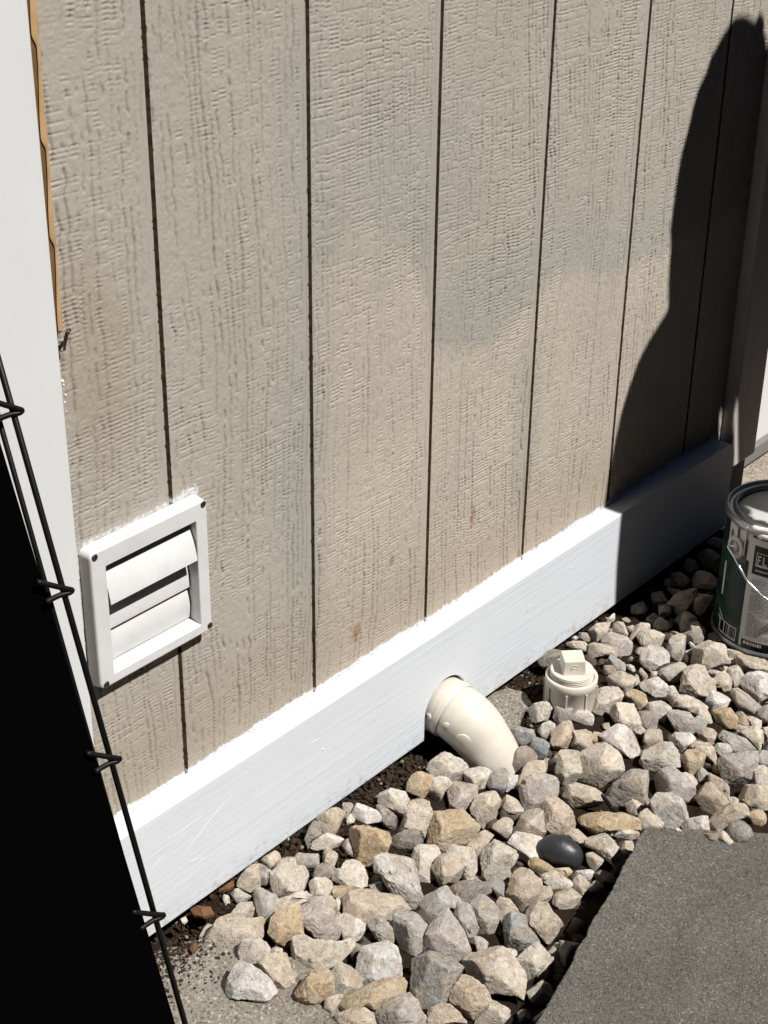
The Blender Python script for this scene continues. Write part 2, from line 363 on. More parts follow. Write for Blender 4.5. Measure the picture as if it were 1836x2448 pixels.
vt = .4812 + .0035 + .006 * sstep(-.06, .03, X) * vn2(X * 90, Z * 0, 38) + .004 * (vn2(X * 500, Z * 500, 37) - .5)
wp2 = ((X > -.121) & (X < .037)) * sstep(.0015, -.0015, Z - vt) * (Z > .45) * (.30 + .5 * (vn2(X * 300, Z * 300, 39) > .45))
wp = np.maximum(wp, wp2)
Cc = Cc + (np.array([.82, .83, .85]) - Cc) * wp[..., None]
at = me.color_attributes.new("tint", 'FLOAT_COLOR', 'POINT')
at.data.foreach_set('color', np.concatenate([Cc, np.ones(X.shape + (1,))], 2).astype(np.float32).ravel())
smooth(me)
link("siding", me, M_SID, wall)
del X, Z, V, Fq, Hh, Cc
# backing so no light leaks in, up to the wall top
bm = bmesh.new(); add_box(bm, (-1.6, .012, -.06), (1.16, .12, 2.42)); from_bm("wall_core", bm, M_SEALD, wall)

# baseboard with the arched notch for the pipe
NX, NR, NZ = .4165, .0410, .033
poly = [(-1.6, 0), (NX - NR, 0)]
poly += [(NX - NR * math.cos(a), NZ + NR * math.sin(a)) for a in np.linspace(0, math.pi, 25)]
poly += [(NX + NR, 0), (1.124, 0), (1.124, ZB - .03)] + [(1.124 - .026 * (1 - math.cos(a)), ZB - .026 + .026 * math.sin(a)) for a in np.linspace(.1, math.pi / 2, 8)]
poly += [(-1.6, ZB)]
bm = bmesh.new()
n_el = 150
top = []
fv = [bm.verts.new((x, -TB, z)) for x, z in poly]
bk = [bm.verts.new((x, 0.0, z)) for x, z in poly]
bm.faces.new(fv[::-1]); bm.faces.new(bk)
fe = []
for i in range(len(poly)):
    j = (i + 1) % len(poly); bm.faces.new((fv[i], fv[j], bk[j], bk[i]))
bmesh.ops.recalc_face_normals(bm, faces=bm.faces[:])
es = [e for e in bm.edges if all(abs(v.co.y + TB) < 1e-6 for v in e.verts)]
bmesh.ops.bevel(bm, geom=es, offset=.0018, segments=3, profile=.5, affect='EDGES')
from_bm("baseboard", bm, M_BOARD, wall)
# raised wood grain, knots and drips under the paint
def ridge(parent, pts_px, r, y=-TB):
    P = [Vector(at_y(q, y)) for q in pts_px]; P = [Vector(p) for p in bez(P, 8)]
    bm = bmesh.new(); add_tube(bm, [p + Vector((0, r * .55, 0)) for p in P], [r * (.35 + .65 * math.sin(math.pi * min(1, max(0, (i + .3) / len(P))))) for i in range(len(P))], 8)
    return bm
RG = bmesh.new()
def s2(o, s, L): return [(o[0] + x * s, o[1] + y * s) for x, y in L]
for L, r in [(s2((300, 1700), .2411, [(1210, 715), (1100, 810), (960, 935), (820, 1105), (680, 1290), (590, 1400), (570, 1460)]), .0007),
             (s2((300, 1700), .2411, [(570, 1460), (640, 1490), (720, 1460), (820, 1400)]), .0007),
             (s2((300, 1700), .2411, [(850, 960), (720, 1060), (540, 1200), (300, 1340)]), .0005),
             (s2((300, 1700), .2411, [(420, 1390), (330, 1480), (210, 1650)]), .0006),
             (s2((300, 1700), .2411, [(720, 1500), (760, 1470), (790, 1450)]), .0007),
             ([(735, 1790), (742, 1778), (760, 1768), (775, 1762)], .0007),
             (s2((1200, 1100), .2411, [(210, 1540), (205, 1500), (235, 1480), (260, 1520), (235, 1560), (210, 1540)]), .0007),
             (s2((1200, 1100), .2411, [(250, 1470), (270, 1440), (310, 1420)]), .0008),
             (s2((300, 1700), .2411, [(1570, 1200), (1600, 1190), (1610, 1230), (1580, 1255)]), .0010)]:
    b2 = ridge(None, L, r); tmp = bpy.data.meshes.new("t"); b2.to_mesh(tmp); b2.free(); RG.from_mesh(tmp); bpy.data.meshes.remove(tmp)
for q, r in [((772, 1792), .0018), ((1366, 1358), .0016), ((690, 2006), .0018)]:
    c = at_y(q, -TB); b = bmesh.ops.create_icosphere(RG, subdivisions=3, radius=r)
    for v in b['verts']: v.co = Vector(c) + Vector((v.co.x, v.co.y * .35, v.co.z * 1.2))
from_bm("raised_grain", RG, M_BOARD, wall, True)

# left corner trim, foam closure strip and a bent nail
bm = bmesh.new()
add_box(bm, (-.275, -.021, ZB + .001), (-.1345, .004, 2.42), .0025, 3)
tr = from_bm("corner_trim", bm, M_TRIM, wall)
bm = bmesh.new()
zz = np.arange(.702, 1.6, .0015); per = .083
fr = []
for z in zz:
    ph = ((z - .705) / per) % 1.0
    sc_ = (math.sin(math.pi * ph) ** 1.3) if ph < 1 else 0
    x0 = -.1225 + .0012 * math.sin(z * 40)
    g_ = ph / .86 if ph < .86 else (1 - ph) / .14
    g_ = g_ * g_ * (3 - 2 * g_)
    xin = -.1225 + .0040 * g_ * min(1, max(0, (z - .69) * 30))
    xo = -.1160 + .0020 * min(1, (z - .70) * 4) - .0008 * sc_ + .0004 * math.sin(z * 210)
    fr.append([(xin, -.0060, z), ((xin + xo) / 2, -.0075, z), (xo - .001, -.006, z), (xo, .0005, z)])
V = np.array(fr).reshape(-1, 3); n4 = len(zz)
I = (np.arange(n4 - 1)[:, None] * 4 + np.arange(3)[None]).ravel()
me = np_mesh("foam_strip", V, np.stack([I, I + 1, I + 5, I + 4], 1)); smooth(me)
foam = link("foam_strip", me, M_SEAL, wall)
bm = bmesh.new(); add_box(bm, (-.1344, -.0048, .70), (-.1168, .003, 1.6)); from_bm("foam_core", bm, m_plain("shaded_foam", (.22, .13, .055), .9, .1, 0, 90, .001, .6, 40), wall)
bm = bmesh.new()
q = at_y((151, 806), -.006)
add_tube(bm, [Vector(q) + Vector(o) for o in ((0, 0, -.012), (0, -.002, -.004), (.001, -.004, .004), (.004, -.005, .007), (.006, -.002, .004))], [.0012, .0017, .0017, .0015, .0008], 10)
from_bm("bent_nail", bm, M_SCREW, wall, True)
# ragged caulk crumbs at the trim edge
bm = bmesh.new()
for q, r in [((149, 912), .0017), ((152, 921), .0011), ((156, 945), .0012), ((155, 962), .0010), ((159, 985), .0009)]:
    c = at_y(q, -.012); b = bmesh.ops.create_icosphere(bm, subdivisions=2, radius=r)
    for v in b['verts']: v.co = Vector(c) + Vector((v.co.x * random.uniform(.6, 1.3), v.co.y, v.co.z * random.uniform(.8, 1.6)))
from_bm("caulk", bm, M_TRIM, wall, True)
# right corner board
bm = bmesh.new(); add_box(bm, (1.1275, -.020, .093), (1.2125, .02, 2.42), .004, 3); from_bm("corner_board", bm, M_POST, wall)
bm = bmesh.new(); add_box(bm, (1.1245, -.006, -.06), (1.2085, .02, .0925)); from_bm("foundation", bm, M_GREY, wall)
bm = bmesh.new(); add_box(bm, (-1.6, .004, -.08), (1.124, .02, -.001)); from_bm("foundation", bm, M_SEALD, wall)

# ------------------------------------------------------------------ neighbouring white wall beyond the corner
nb = empty("white_wall", (2.2, .12, 0)); tag(nb, "bright white wall with a grey base strip beyond the corner board", "wall")
bm = bmesh.new(); add_box(bm, (1.22, .105, -.028), (4.2, .25, 2.4)); from_bm("wall_panel", bm, M_WALL2, nb)
bm = bmesh.new(); add_box(bm, (1.22, .092, -.045), (4.2, .1049, -.018), .002, 2); from_bm("base_strip", bm, M_GREY, nb)

# ------------------------------------------------------------------ dryer vent
vent = empty("wall_vent", (-.042, 0, .405)); tag(vent, "white square plastic vent with three louvres screwed to the siding", "vent")
YF = -.0150
def frame_bm(x0, x1, z0, z1, ix0, ix1, iz0, iz1, yb, yf, r=.007, draft=.0012, ch=.0022):
    def rr(x0, x1, z0, z1, r, n=6):
        P = []
        for cx, cz, a0 in ((x1 - r, z1 - r, 0), (x0 + r, z1 - r, 90), (x0 + r, z0 + r, 180), (x1 - r, z0 + r, 270)):
            P += [(cx + r * math.cos(math.radians(a0 + 90 * k / n)), cz + r * math.sin(math.radians(a0 + 90 * k / n))) for k in range(n + 1)]
        return P
    bm = bmesh.new()
    loops = [(rr(x0, x1, z0, z1, r), yb), (rr(x0 + draft, x1 - draft, z0 + draft, z1 - draft, r), yf + ch),
             (rr(x0 + draft + ch * .35, x1 - draft - ch * .35, z0 + draft + ch * .35, z1 - draft - ch * .35, r), yf + ch * .3),
             (rr(x0 + draft + ch, x1 - draft - ch, z0 + draft + ch, z1 - draft - ch, r), yf),
             (rr(ix0 - .0006, ix1 + .0006, iz0 - .0006, iz1 + .0006, .0018), yf), (rr(ix0, ix1, iz0, iz1, .0012), yf + .0007),
             (rr(ix0, ix1, iz0 + .0035, iz1, .0012), .0070)]
    R = [[bm.verts.new((x, y, z)) for x, z in P] for P, y in loops]
    for a, b in zip(R, R[1:]):
        n = len(a)
        for k in range(n): bm.faces.new((a[k], a[(k + 1) % n], b[(k + 1) % n], b[k]))
    return bm
from_bm("frame", frame_bm(-.1180, .0350, .3255, .4812, -.0985, .0182, .3385, .4598, -.0004, YF), M_VENT, vent, False)
bm = bmesh.new(); add_box(bm, (-.0990, .0072, .3380), (.0187, .0110, .4603)); from_bm("dark_back_panel", bm, M_VENTIN, vent)  # near-black panel stands in for the shade inside the opening
def slat(zt, zb, yt, yb, bulge, thick=.0014, n=14, lip=.0):
    bm = bmesh.new(); prof = []
    for i in range(n + 1):
        t = i / n; z = zt + (zb - zt) * t; y = yt + (yb - yt) * t - bulge * math.sin(math.pi * min(1, t * 1.0)) ** .9
        prof.append((y, z))
    pr = prof + [(y + thick, z) for y, z in prof[::-1]]
    a = [bm.verts.new((-.0968, y, z)) for y, z in pr]; b = [bm.verts.new((.0166, y, z)) for y, z in pr]
    m = len(pr)
    for k in range(m): bm.faces.new((a[k], a[(k + 1) % m], b[(k + 1) % m], b[k]))
    for i in range(n):
        for L in (a, b): bm.faces.new((L[i], L[i + 1], L[m - 2 - i], L[m - 1 - i]))
    return bm
from_bm("louvre", slat(.4540, .4165, -.0040, -.0160, .0020), M_VENT, vent, False)
from_bm("louvre", slat(.4185, .3800, .0035, -.0020, .0016), M_VENT, vent, False)
from_bm("louvre", slat(.3800, .3425, .0030, .0005, .0030), M_VENT, vent, False)
for q in ((-.1110, .4745), (.0285, .4750), (.0300, .3325), (-.1095, .3310)):
    bm = bmesh.new(); c = Vector((q[0], YF, q[1]))
    b = bmesh.ops.create_uvsphere(bm, u_segments=20, v_segments=10, radius=.0036)
    for v in b['verts']: v.co = Vector((v.co.x, v.co.z * .4, v.co.y))
    for v in bm.verts:
        if v.co.y < -.0009 and (abs(v.co.x) < .0006 or abs(v.co.z) < .0006) and math.hypot(v.co.x, v.co.z) < .0025: v.co.y += .0012
    for v in bm.verts: v.co += c
    from_bm("screw", bm, M_SCREW, vent, True)

# ------------------------------------------------------------------ elbow pipe
elb = empty("drain_elbow", (.437, -.05, 0)); tag(elb, "cream plastic pipe elbow coming through the baseboard down into rocks", "pipe")
hub = bez([(.418, .006, .031), (.418, -.02, .031), (.4185, -.040, .0295)], 10)
bm = bmesh.new(); add_tube(bm, hub, [.0385] * (len(hub) - 2) + [.0382, .0370], 56); 
from_bm("hub", bm, M_PVC, elb, True)
ctr = bez([(.4185, -.036, .0298), (.420, -.050, .0262), (.424, -.066, .016), (.428, -.079, .002), (.431, -.090, -.014), (.434, -.100, -.034), (.436, -.108, -.056)], 10)
bm = bmesh.new(); n = len(ctr)
rad = [.0360 + .0018 * math.sin(math.pi * min(1, i / (n * .55))) - .0008 * (i / n) for i in range(n)]
add_tube(bm, ctr, rad, 64); body = from_bm("bend", bm, M_PVC, elb, True)
def pipe_hit(px, path, radii):          # first point of the tube seen along a pixel's ray
    r = ray(px); r = r / np.linalg.norm(r); best = None
    for t in np.arange(1.4, 2.6, .0008):
        q = CAM_C + r * t
        for c, R_ in zip(path, radii):
            if np.linalg.norm(q - np.array(c)) < R_: return q, (q - np.array(c)) / np.linalg.norm(q - np.array(c))
    return None
def boss(px, r, h=.0007, ring=False):
    hit = pipe_hit(px, [np.array(c) for c in hub] + [np.array(c) for c in ctr], [.0385] * len(hub) + rad)
    if hit is None: return
    q, nrm = hit; rot = Vector(nrm).to_track_quat('Z', 'Y').to_matrix().to_4x4(); T = Matrix.Translation(Vector(q)) @ rot
    bm = bmesh.new(); R0 = add_lathe(bm, [(r, -.004), (r, h * .5), (r * .96, h), (0.0001, h * 1.02)], (0, 0, 0), 28)
    for v in bm.verts: v.co = T @ v.co
    from_bm("raised_mark", bm, M_PVC, elb, True)
for px, r in (((1068, 1737), .0058), ((1106, 1772), .0105), ((1024, 1714), .0052)): boss(px, r)
bm = bmesh.new(); add_tube(bm, [(.4184, -.034, .0301), (.4185, -.0375, .0297), (.4187, -.041, .0288)], [.0390, .0394, .0376], 56, False); from_bm("rim_band", bm, M_PVC, elb, True)

# ------------------------------------------------------------------ cleanout with square-headed plug
zc = .033; cc = at_z((1367, 1612), zc); cx, cy = cc[0], cc[1]
cln = empty("cleanout_plug", (cx, cy, 0)); tag(cln, "cream plastic cleanout pipe capped by a square headed screw plug", "pipe fitting")
R0 = .0345
bm = bmesh.new()
add_lathe(bm, [(R0 - .002, -.10), (R0 - .001, -.02), (R0 - .0006, zc - .012), (R0 - .0002, zc - .0115), (R0, zc - .001), (R0 - .001, zc), (R0 - .0045, zc), (R0 - .0055, zc - .0015), (R0 - .0058, zc - .02)], (cx, cy, 0), 72)
from_bm("socket", bm, M_PVC, cln, True)
for k in range(8):
    a = 2 * math.pi * (k + .55) / 8
    bm = bmesh.new(); m4 = Matrix.Translation((cx, cy, 0)) @ Matrix.Rotation(a, 4, 'Z')
    add_box(bm, (R0 - .003, -.0011, -.09), (R0 + .0013, .0011, zc - .0115), .0004, 2, m4); from_bm("rib", bm, M_PVC, cln)
bm = bmesh.new()
prof = []
for k in range(5):
    z0 = zc - .006 + k * .0026; prof += [(R0 - .0072, z0), (R0 - .0056, z0 + .0009), (R0 - .0056, z0 + .0014), (R0 - .0072, z0 + .0024)]
prof += [(R0 - .0060, zc + .0068), (R0 - .0060, zc + .0082), (R0 - .0070, zc + .0090), (.018, zc + .0086), (.0001, zc + .0086)]
add_lathe(bm, prof, (cx, cy, 0), 72); plug = from_bm("screw_plug", bm, M_PVC, cln, False)
axx = Vector((CAM_R[0][0], CAM_R[0][1], 0)).normalized(); ang = math.atan2(axx.y, axx.x) + .08
bm = bmesh.new(); m4 = Matrix.Translation((cx, cy, zc + .0088)) @ Matrix.Rotation(ang, 4, 'Z')
vs = add_box(bm, (-.0152, -.0152, -.001), (.0152, .0152, .0205), .0016, 3)
for v in bm.verts:
    k = 1 - .07 * (v.co.z / .02); v.co = m4 @ Vector((v.co.x * k, v.co.y * k, v.co.z))
from_bm("square_head", bm, M_PVC, plug)
bm = bmesh.new(); rng_pts = [(.0048 * math.cos(a), 0, .0048 * math.sin(a)) for a in np.linspace(.5, 6.4, 26)]
add_tube(bm, rng_pts, .0006, 8); add_tube(bm, [(-.0042, 0, 0), (.003, 0, .0006)], .0008, 8)
m5 = m4 @ Matrix.Translation((0, -.01465, .0095))
for v in bm.verts: v.co = m5 @ v.co
from_bm("embossed_mark", bm, M_PVC, plug, True)

# ------------------------------------------------------------------ paint can
CX, CY, CZ, CR, CH = .926, -.219, -.0144, .0815, .198
can = empty("paint_can", (CX, CY, CZ)); tag(can, "open dark green paint can with white paint drips and wire handle", "paint can")
bm = bmesh.new()
add_lathe(bm, [(CR - .003, .002), (CR + .0008, .0), (CR + .0022, .002), (CR + .0022, .005), (CR, .0075), (CR, CH - .012), (CR + .001, CH - .010)], (CX, CY, CZ), 96)
from_bm("body", bm, M_CANG, can, True)
bm = bmesh.new()
add_lathe(bm, [(CR - .003, .0015), (CR + .0012, -.0008), (CR + .0030, .0014), (CR + .0030, .0055), (CR + .0008, .0080)], (CX, CY, CZ), 96); from_bm("bottom_rim", bm, M_TIN, can, True)
bm = bmesh.new()
add_lathe(bm, [(CR + .0004, CH - .0125), (CR + .0026, CH - .010), (CR + .0030, CH - .003), (CR + .0014, CH), (CR - .0012, CH - .0008), (CR - .0022, CH - .0045), (CR - .010, CH - .0050), (CR - .0112, CH - .0012), (CR - .0128, CH - .0012), (CR - .0132, CH - .008)], (CX, CY, CZ), 96)
from_bm("top_rim", bm, M_TIN, can, True)
bm = bmesh.new(); add_lathe(bm, [(CR - .0130, CH - .0100), (CR - .018, CH - .0085), (.0002, CH - .0083)], (CX, CY, CZ), 72); from_bm("paint_surface", bm, m_plain("grey_white_paint", (.60, .59, .58), .35, .4, 0, 60, .0004, .04, 20), can, True)
def cyl(px, r=CR):
    d = ray(px); o = CAM_C - np.array([CX, CY, CZ]); a = d[0] ** 2 + d[1] ** 2; b = 2 * (o[0] * d[0] + o[1] * d[1]); c = o[0] ** 2 + o[1] ** 2 - r * r
    D = max(b * b - 4 * a * c, 0); t = (-b - math.sqrt(D)) / (2 * a); q = o + d * t
    return math.atan2(q[1], q[0]) % (2 * math.pi), q[2]
def patch(bm, P, r, n=6):               # quad patch on the can: corners (theta,z) tl,tr,br,bl
    (t0, z0), (t1, z1), (t2, z2), (t3, z3) = P; rows = []
    for j in range(n + 1):
        s = j / n; ta = t0 + (t1 - t0) * s; za = z0 + (z1 - z0) * s; tb = t3 + (t2 - t3) * s; zb_ = z3 + (z2 - z3) * s
        rows.append([bm.verts.new((CX + r * math.cos(t), CY + r * math.sin(t), CZ + z)) for t, z in ((ta, za), (tb, zb_))])
    for a, b in zip(rows, rows[1:]): bm.faces.new((a[0], b[0], b[1], a[1]))
Q1 = lambda x, y: (1680 + x * .10848, 1120 + y * .10848)
Q2 = lambda x, y: (1680 + x * .10848, 1340 + y * .10848)
tl, _ = cyl(Q2(990, 300)); tpan = tl     # left edge of the pale text panel
zl = .009; zt_ = CH - .016
bm = bmesh.new(); patch(bm, [(tpan, zt_), (tpan + 1.45, zt_), (tpan + 1.45, zl + .012), (tpan, zl + .001)], CR + .0003, 30); from_bm("text_panel", bm, M_LAB, can, True)
bm = bmesh.new(); z = zt_ - .062
while z > zl + .018:
    t = tpan + .10 + (.25 if random.random() < .12 else 0)
    while t < tpan + 1.3:
        w = random.uniform(.03, .14)
        if random.random() < .93: patch(bm, [(t, z), (t + w, z), (t + w, z - .0011), (t, z - .0011)], CR + .0006, 2)
        t += w + .02
        if random.random() < .02: t += .4
    z -= .0027
from_bm("fine_print", bm, M_TXT, can)
bm = bmesh.new(); patch(bm, [(tpan + .07, zt_ - .010), (tpan + .50, zt_ - .010), (tpan + .50, zt_ - .054), (tpan + .07, zt_ - .054)], CR + .0005, 8)
from_bm('heading_block', bm, M_CANBLK, can, True); bm = bmesh.new(); patch(bm, [(tpan + .62, zt_ - .010), (tpan + 1.3, zt_ - .010), (tpan + 1.3, zt_ - .054), (tpan + .62, zt_ - .054)], CR + .0005, 8)
from_bm('heading_block', bm, M_CANBLK, can, True); bm = bmesh.new(); patch(bm, [(tpan + .05, zl + .0135), (tpan + 1.45, zl + .0135), (tpan + 1.45, zl + .002), (tpan + .05, zl + .002)], CR + .0005, 20); from_bm("dark_block", bm, M_CANBLK, can, True)
bm = bmesh.new()                         # light symbol box and heading letters on the dark blocks
def box_outline(t0, t1, za, zb_, w=.0009, r=CR + .0008):
    dt = w / CR
    patch(bm, [(t0, za), (t1, za), (t1, za - w), (t0, za - w)], r); patch(bm, [(t0, zb_ + w), (t1, zb_ + w), (t1, zb_), (t0, zb_)], r)
    patch(bm, [(t0, za), (t0 + dt, za), (t0 + dt, zb_), (t0, zb_)], r, 1); patch(bm, [(t1 - dt, za), (t1, za), (t1, zb_), (t1 - dt, zb_)], r, 1)
box_outline(tpan + .12, tpan + .40, zt_ - .020, zt_ - .041)
for (a, b, c, d) in ((.15, .17, .024, .037), (.17, .21, .024, .026), (.17, .20, .030, .032), (.24, .26, .024, .037), (.26, .31, .035, .037), (.34, .36, .024, .037), (.12, .40, .038, .041)):
    patch(bm, [(tpan + a, zt_ - c), (tpan + b, zt_ - c), (tpan + b, zt_ - d), (tpan + a, zt_ - d)], CR + .0008, 2)
for k in range(9): patch(bm, [(tpan + .13 + k * .028, zt_ - .046), (tpan + .15 + k * .028, zt_ - .046), (tpan + .15 + k * .028, zt_ - .0485), (tpan + .13 + k * .028, zt_ - .0485)], CR + .0008, 1)
tt = tpan + .09
for k in range(11):
    w = random.choice((.02, .035, .05)); 
    patch(bm, [(tt, zl + .0115), (tt + w, zl + .0115), (tt + w, zl + .0065), (tt, zl + .0065)], CR + .0008, 1); tt += w + .012
    if k == 6: tt += .12
from_bm("pale_lettering", bm, M_LAB, can)
# lighter green band, barcode, printed drips
t_a = tpan - 1.15
bm = bmesh.new(); patch(bm, [(t_a, .066), (tpan - .002, .056), (tpan - .002, .040), (t_a, .050)], CR + .0003, 20); from_bm("green_band", bm, M_CANG2, can, True)
bm = bmesh.new(); patch(bm, [(t_a + .25, .15), (tpan - .12, .135), (tpan - .42, .098), (t_a + .25, .083)], CR + .00025, 20); from_bm("green_shape", bm, M_CANG2, can, True)
b0, b1 = tpan - .52, tpan - .07
bm = bmesh.new(); patch(bm, [(b0, .033), (b1, .033), (b1, .0115), (b0, .0115)], CR + .0005, 12); from_bm("barcode_panel", bm, M_LAB, can, True)
bm = bmesh.new(); t = b0 + .04
for w, g in ((.10, .03), (.05, .015), (.03, .03), (.012, .01), (.02, .012), (.03, .01), (.012, .012), (.02, .01)):
    patch(bm, [(t, .0315), (t + w, .0315), (t + w, .0145), (t, .0145)], CR + .0008, 3); t += w + g
from_bm("barcode_bars", bm, M_CANBLK, can)
bm = bmesh.new(); pts = [(b0 - .06, .046), (b0 + .05, .0395), (b0 + .11, .034)]
for (u0, w0), (u1, w1) in zip(pts, pts[1:]): patch(bm, [(u0, w0), (u1, w1), (u1, w1 - .004), (u0, w0 - .003)], CR + .0006, 3)
for k in range(4): patch(bm, [(b0 - .07 + k * .03, .037 - k * .001), (b0 - .052 + k * .03, .036 - k * .001), (b0 - .052 + k * .03, .031 - k * .001), (b0 - .07 + k * .03, .032 - k * .001)], CR + .0006, 1)
from_bm("pale_emblem", bm, M_LAB, can)
bm = bmesh.new()
patch(bm, [(tpan - .56, zt_ + .006), (tpan + .01, zt_ + .006), (tpan + .01, zt_ - .038), (tpan - .56, zt_ - .034)], CR + .0004, 14); from_bm("drip_print", bm, M_LAB, can, True)
bm = bmesh.new()
for a, b, c, d in ((.06, .13, .006, .040), (.22, .31, .010, .042), (.40, .50, .008, .045), (.31, .40, .034, .045)):
    t0 = tpan - .56 + a; t1 = tpan - .56 + b
    patch(bm, [(t0 + .015, zt_ - c), (t1 - .015, zt_ - c), (t1, zt_ - c - .003), (t0, zt_ - c - .003)], CR + .0007, 3)
    patch(bm, [(t0, zt_ - c - .003), (t1, zt_ - c - .003), (t1, zt_ - d), (t0, zt_ - d)], CR + .0007, 3)
from_bm("drip_gap_print", bm, M_DRIPG, can, True)
# paint slopped along the front rim, running down the side
tf = math.atan2(CAM_C[1] - CY, CAM_C[0] - CX) % (2 * math.pi)
bm = bmesh.new()
def arc(r, z, t0, t1, n, wob=0, s=0): return [(CX + (r + wob * (vn2(np.array([t * 9]), np.array([s]), 50)[0] - .5)) * math.cos(t), CY + (r + wob * (vn2(np.array([t * 9]), np.array([s]), 51)[0] - .5)) * math.sin(t), CZ + z + wob * (vn2(np.array([t * 12]), np.array([s + 3]), 52)[0] - .5)) for t in np.linspace(t0, t1, n)]
add_tube(bm, arc(CR + .0015, CH - .0005, tf - .55, tf + 2.2, 60, .003, 1), [.001] + [.0044] * 58 + [.001], 10)
add_tube(bm, arc(CR - .0115, CH - .0010, tf - .30, tf + 2.2, 50, .005, 7), [.001] + [.0042] * 48 + [.001], 10)
add_tube(bm, arc(CR - .006, CH - .0030, tf - .35, tf + 2.2, 50, .003, 9), [.001] + [.0050] * 48 + [.001], 10)
add_tube(bm, arc(CR + .0015, CH - .0090, tf - .42, tf + 2.2, 50, .005, 12), [.001] + [.0042] * 48 + [.001], 10)
for t, z0, z1, w in ((tf - .62, CH - .003, CH - .047, .0011), (tpan - .30, CH - .012, CH - .026, .0022), (tpan + .57, CH - .012, CH - .044, .0030)):
    r = CR + .0025
    P = bez([(CX + r * math.cos(t), CY + r * math.sin(t), CZ + z0 + (z1 - z0) * k / 4) for k in range(5)], 4); add_tube(bm, P, [w * (1 + .25 * math.sin(i)) for i in range(len(P))], 10)
from_bm("paint_drips", bm, M_WPAINT, can, True)
bm = bmesh.new(); t = tpan - .53; P = [(CX + (CR + .001) * math.cos(t), CY + (CR + .001) * math.sin(t), CZ + z) for z in np.linspace(CH - .075, CH - .128, 8)]; add_tube(bm, P, .0016, 10); from_bm("paint_run", bm, M_WPAINT, can, True)
# handle boss (ear) and bail wire
te, ze = cyl(Q1(760, 1720)); 
bm = bmesh.new(); add_lathe(bm, [(.0165, -.002), (.0165, .002), (.0150, .0042), (.0115, .0048), (.0098, .0034), (.0092, .0008), (.0060, .0006), (.0055, .0042), (.0001, .0046)], (0, 0, 0), 40)
m4 = Matrix.Translation((CX + CR * math.cos(te), CY + CR * math.sin(te), CZ + ze)) @ Vector((math.cos(te), math.sin(te), 0)).to_track_quat('Z', 'Y').to_matrix().to_4x4()
for v in bm.verts: v.co = m4 @ v.co
from_bm("handle_ear", bm, M_LAB, can, True)
hook = Vector((CX + (CR + .0055) * math.cos(te), CY + (CR + .0055) * math.sin(te), CZ + ze))
P = []
for px, rr in ((Q1(565, 1700), CR + .008), (Q1(600, 1800), CR + .009), (Q1(700, 1950), CR + .010), (Q2(760, 40), CR + .011), (Q2(870, 250), CR + .012), (Q2(990, 460), CR + .0125), (Q2(1180, 650), CR + .012), (Q2(1420, 850), CR + .011)):
    t, z = cyl(px, rr); P.append((CX + rr * math.cos(t), CY + rr * math.sin(t), CZ + z))
t_end = math.atan2(P[-1][1] - CY, P[-1][0] - CX); z_end = P[-1][2]
for k, dz in ((.45, -.014), (.95, -.016), (1.4, -.002), (1.65, .030)): P.append((CX + (CR + .011) * math.cos(t_end + k), CY + (CR + .011) * math.sin(t_end + k), z_end + dz))
P = [tuple(hook - Vector((math.cos(te), math.sin(te), 0)) * .004)] + P
bm = bmesh.new(); add_tube(bm, bez(P, 8), .0016, 10); from_bm("bail_handle", bm, M_BAIL, can, True)

# ------------------------------------------------------------------ ground
G0 = -.040
bm = bmesh.new(); bmesh.ops.create_grid(bm, x_segments=1, y_segments=1, size=60)
for v in bm.verts: v.co.z = -.062
tag(from_bm("ground", bm, m_plain("dark_earth", (.045, .038, .031), .95, .05, 0, 40, .01, .6, 8)), kind='structure')
bm = bmesh.new(); add_box(bm, (1.2095, -.26, -.10), (2.6, .0918, -.046)); tag(from_bm("paving", bm, M_GROUND), kind='structure')
def soil_rise(x, y): return .030 * sstep(-.16, -.04, y) * sstep(.40, .30, x) * sstep(-.06, .05, x) + .012 * sstep(.22, .05, x) * sstep(-.16, -.04, -np.abs(y)) * 0 + .018 * sstep(.30, .56, x)
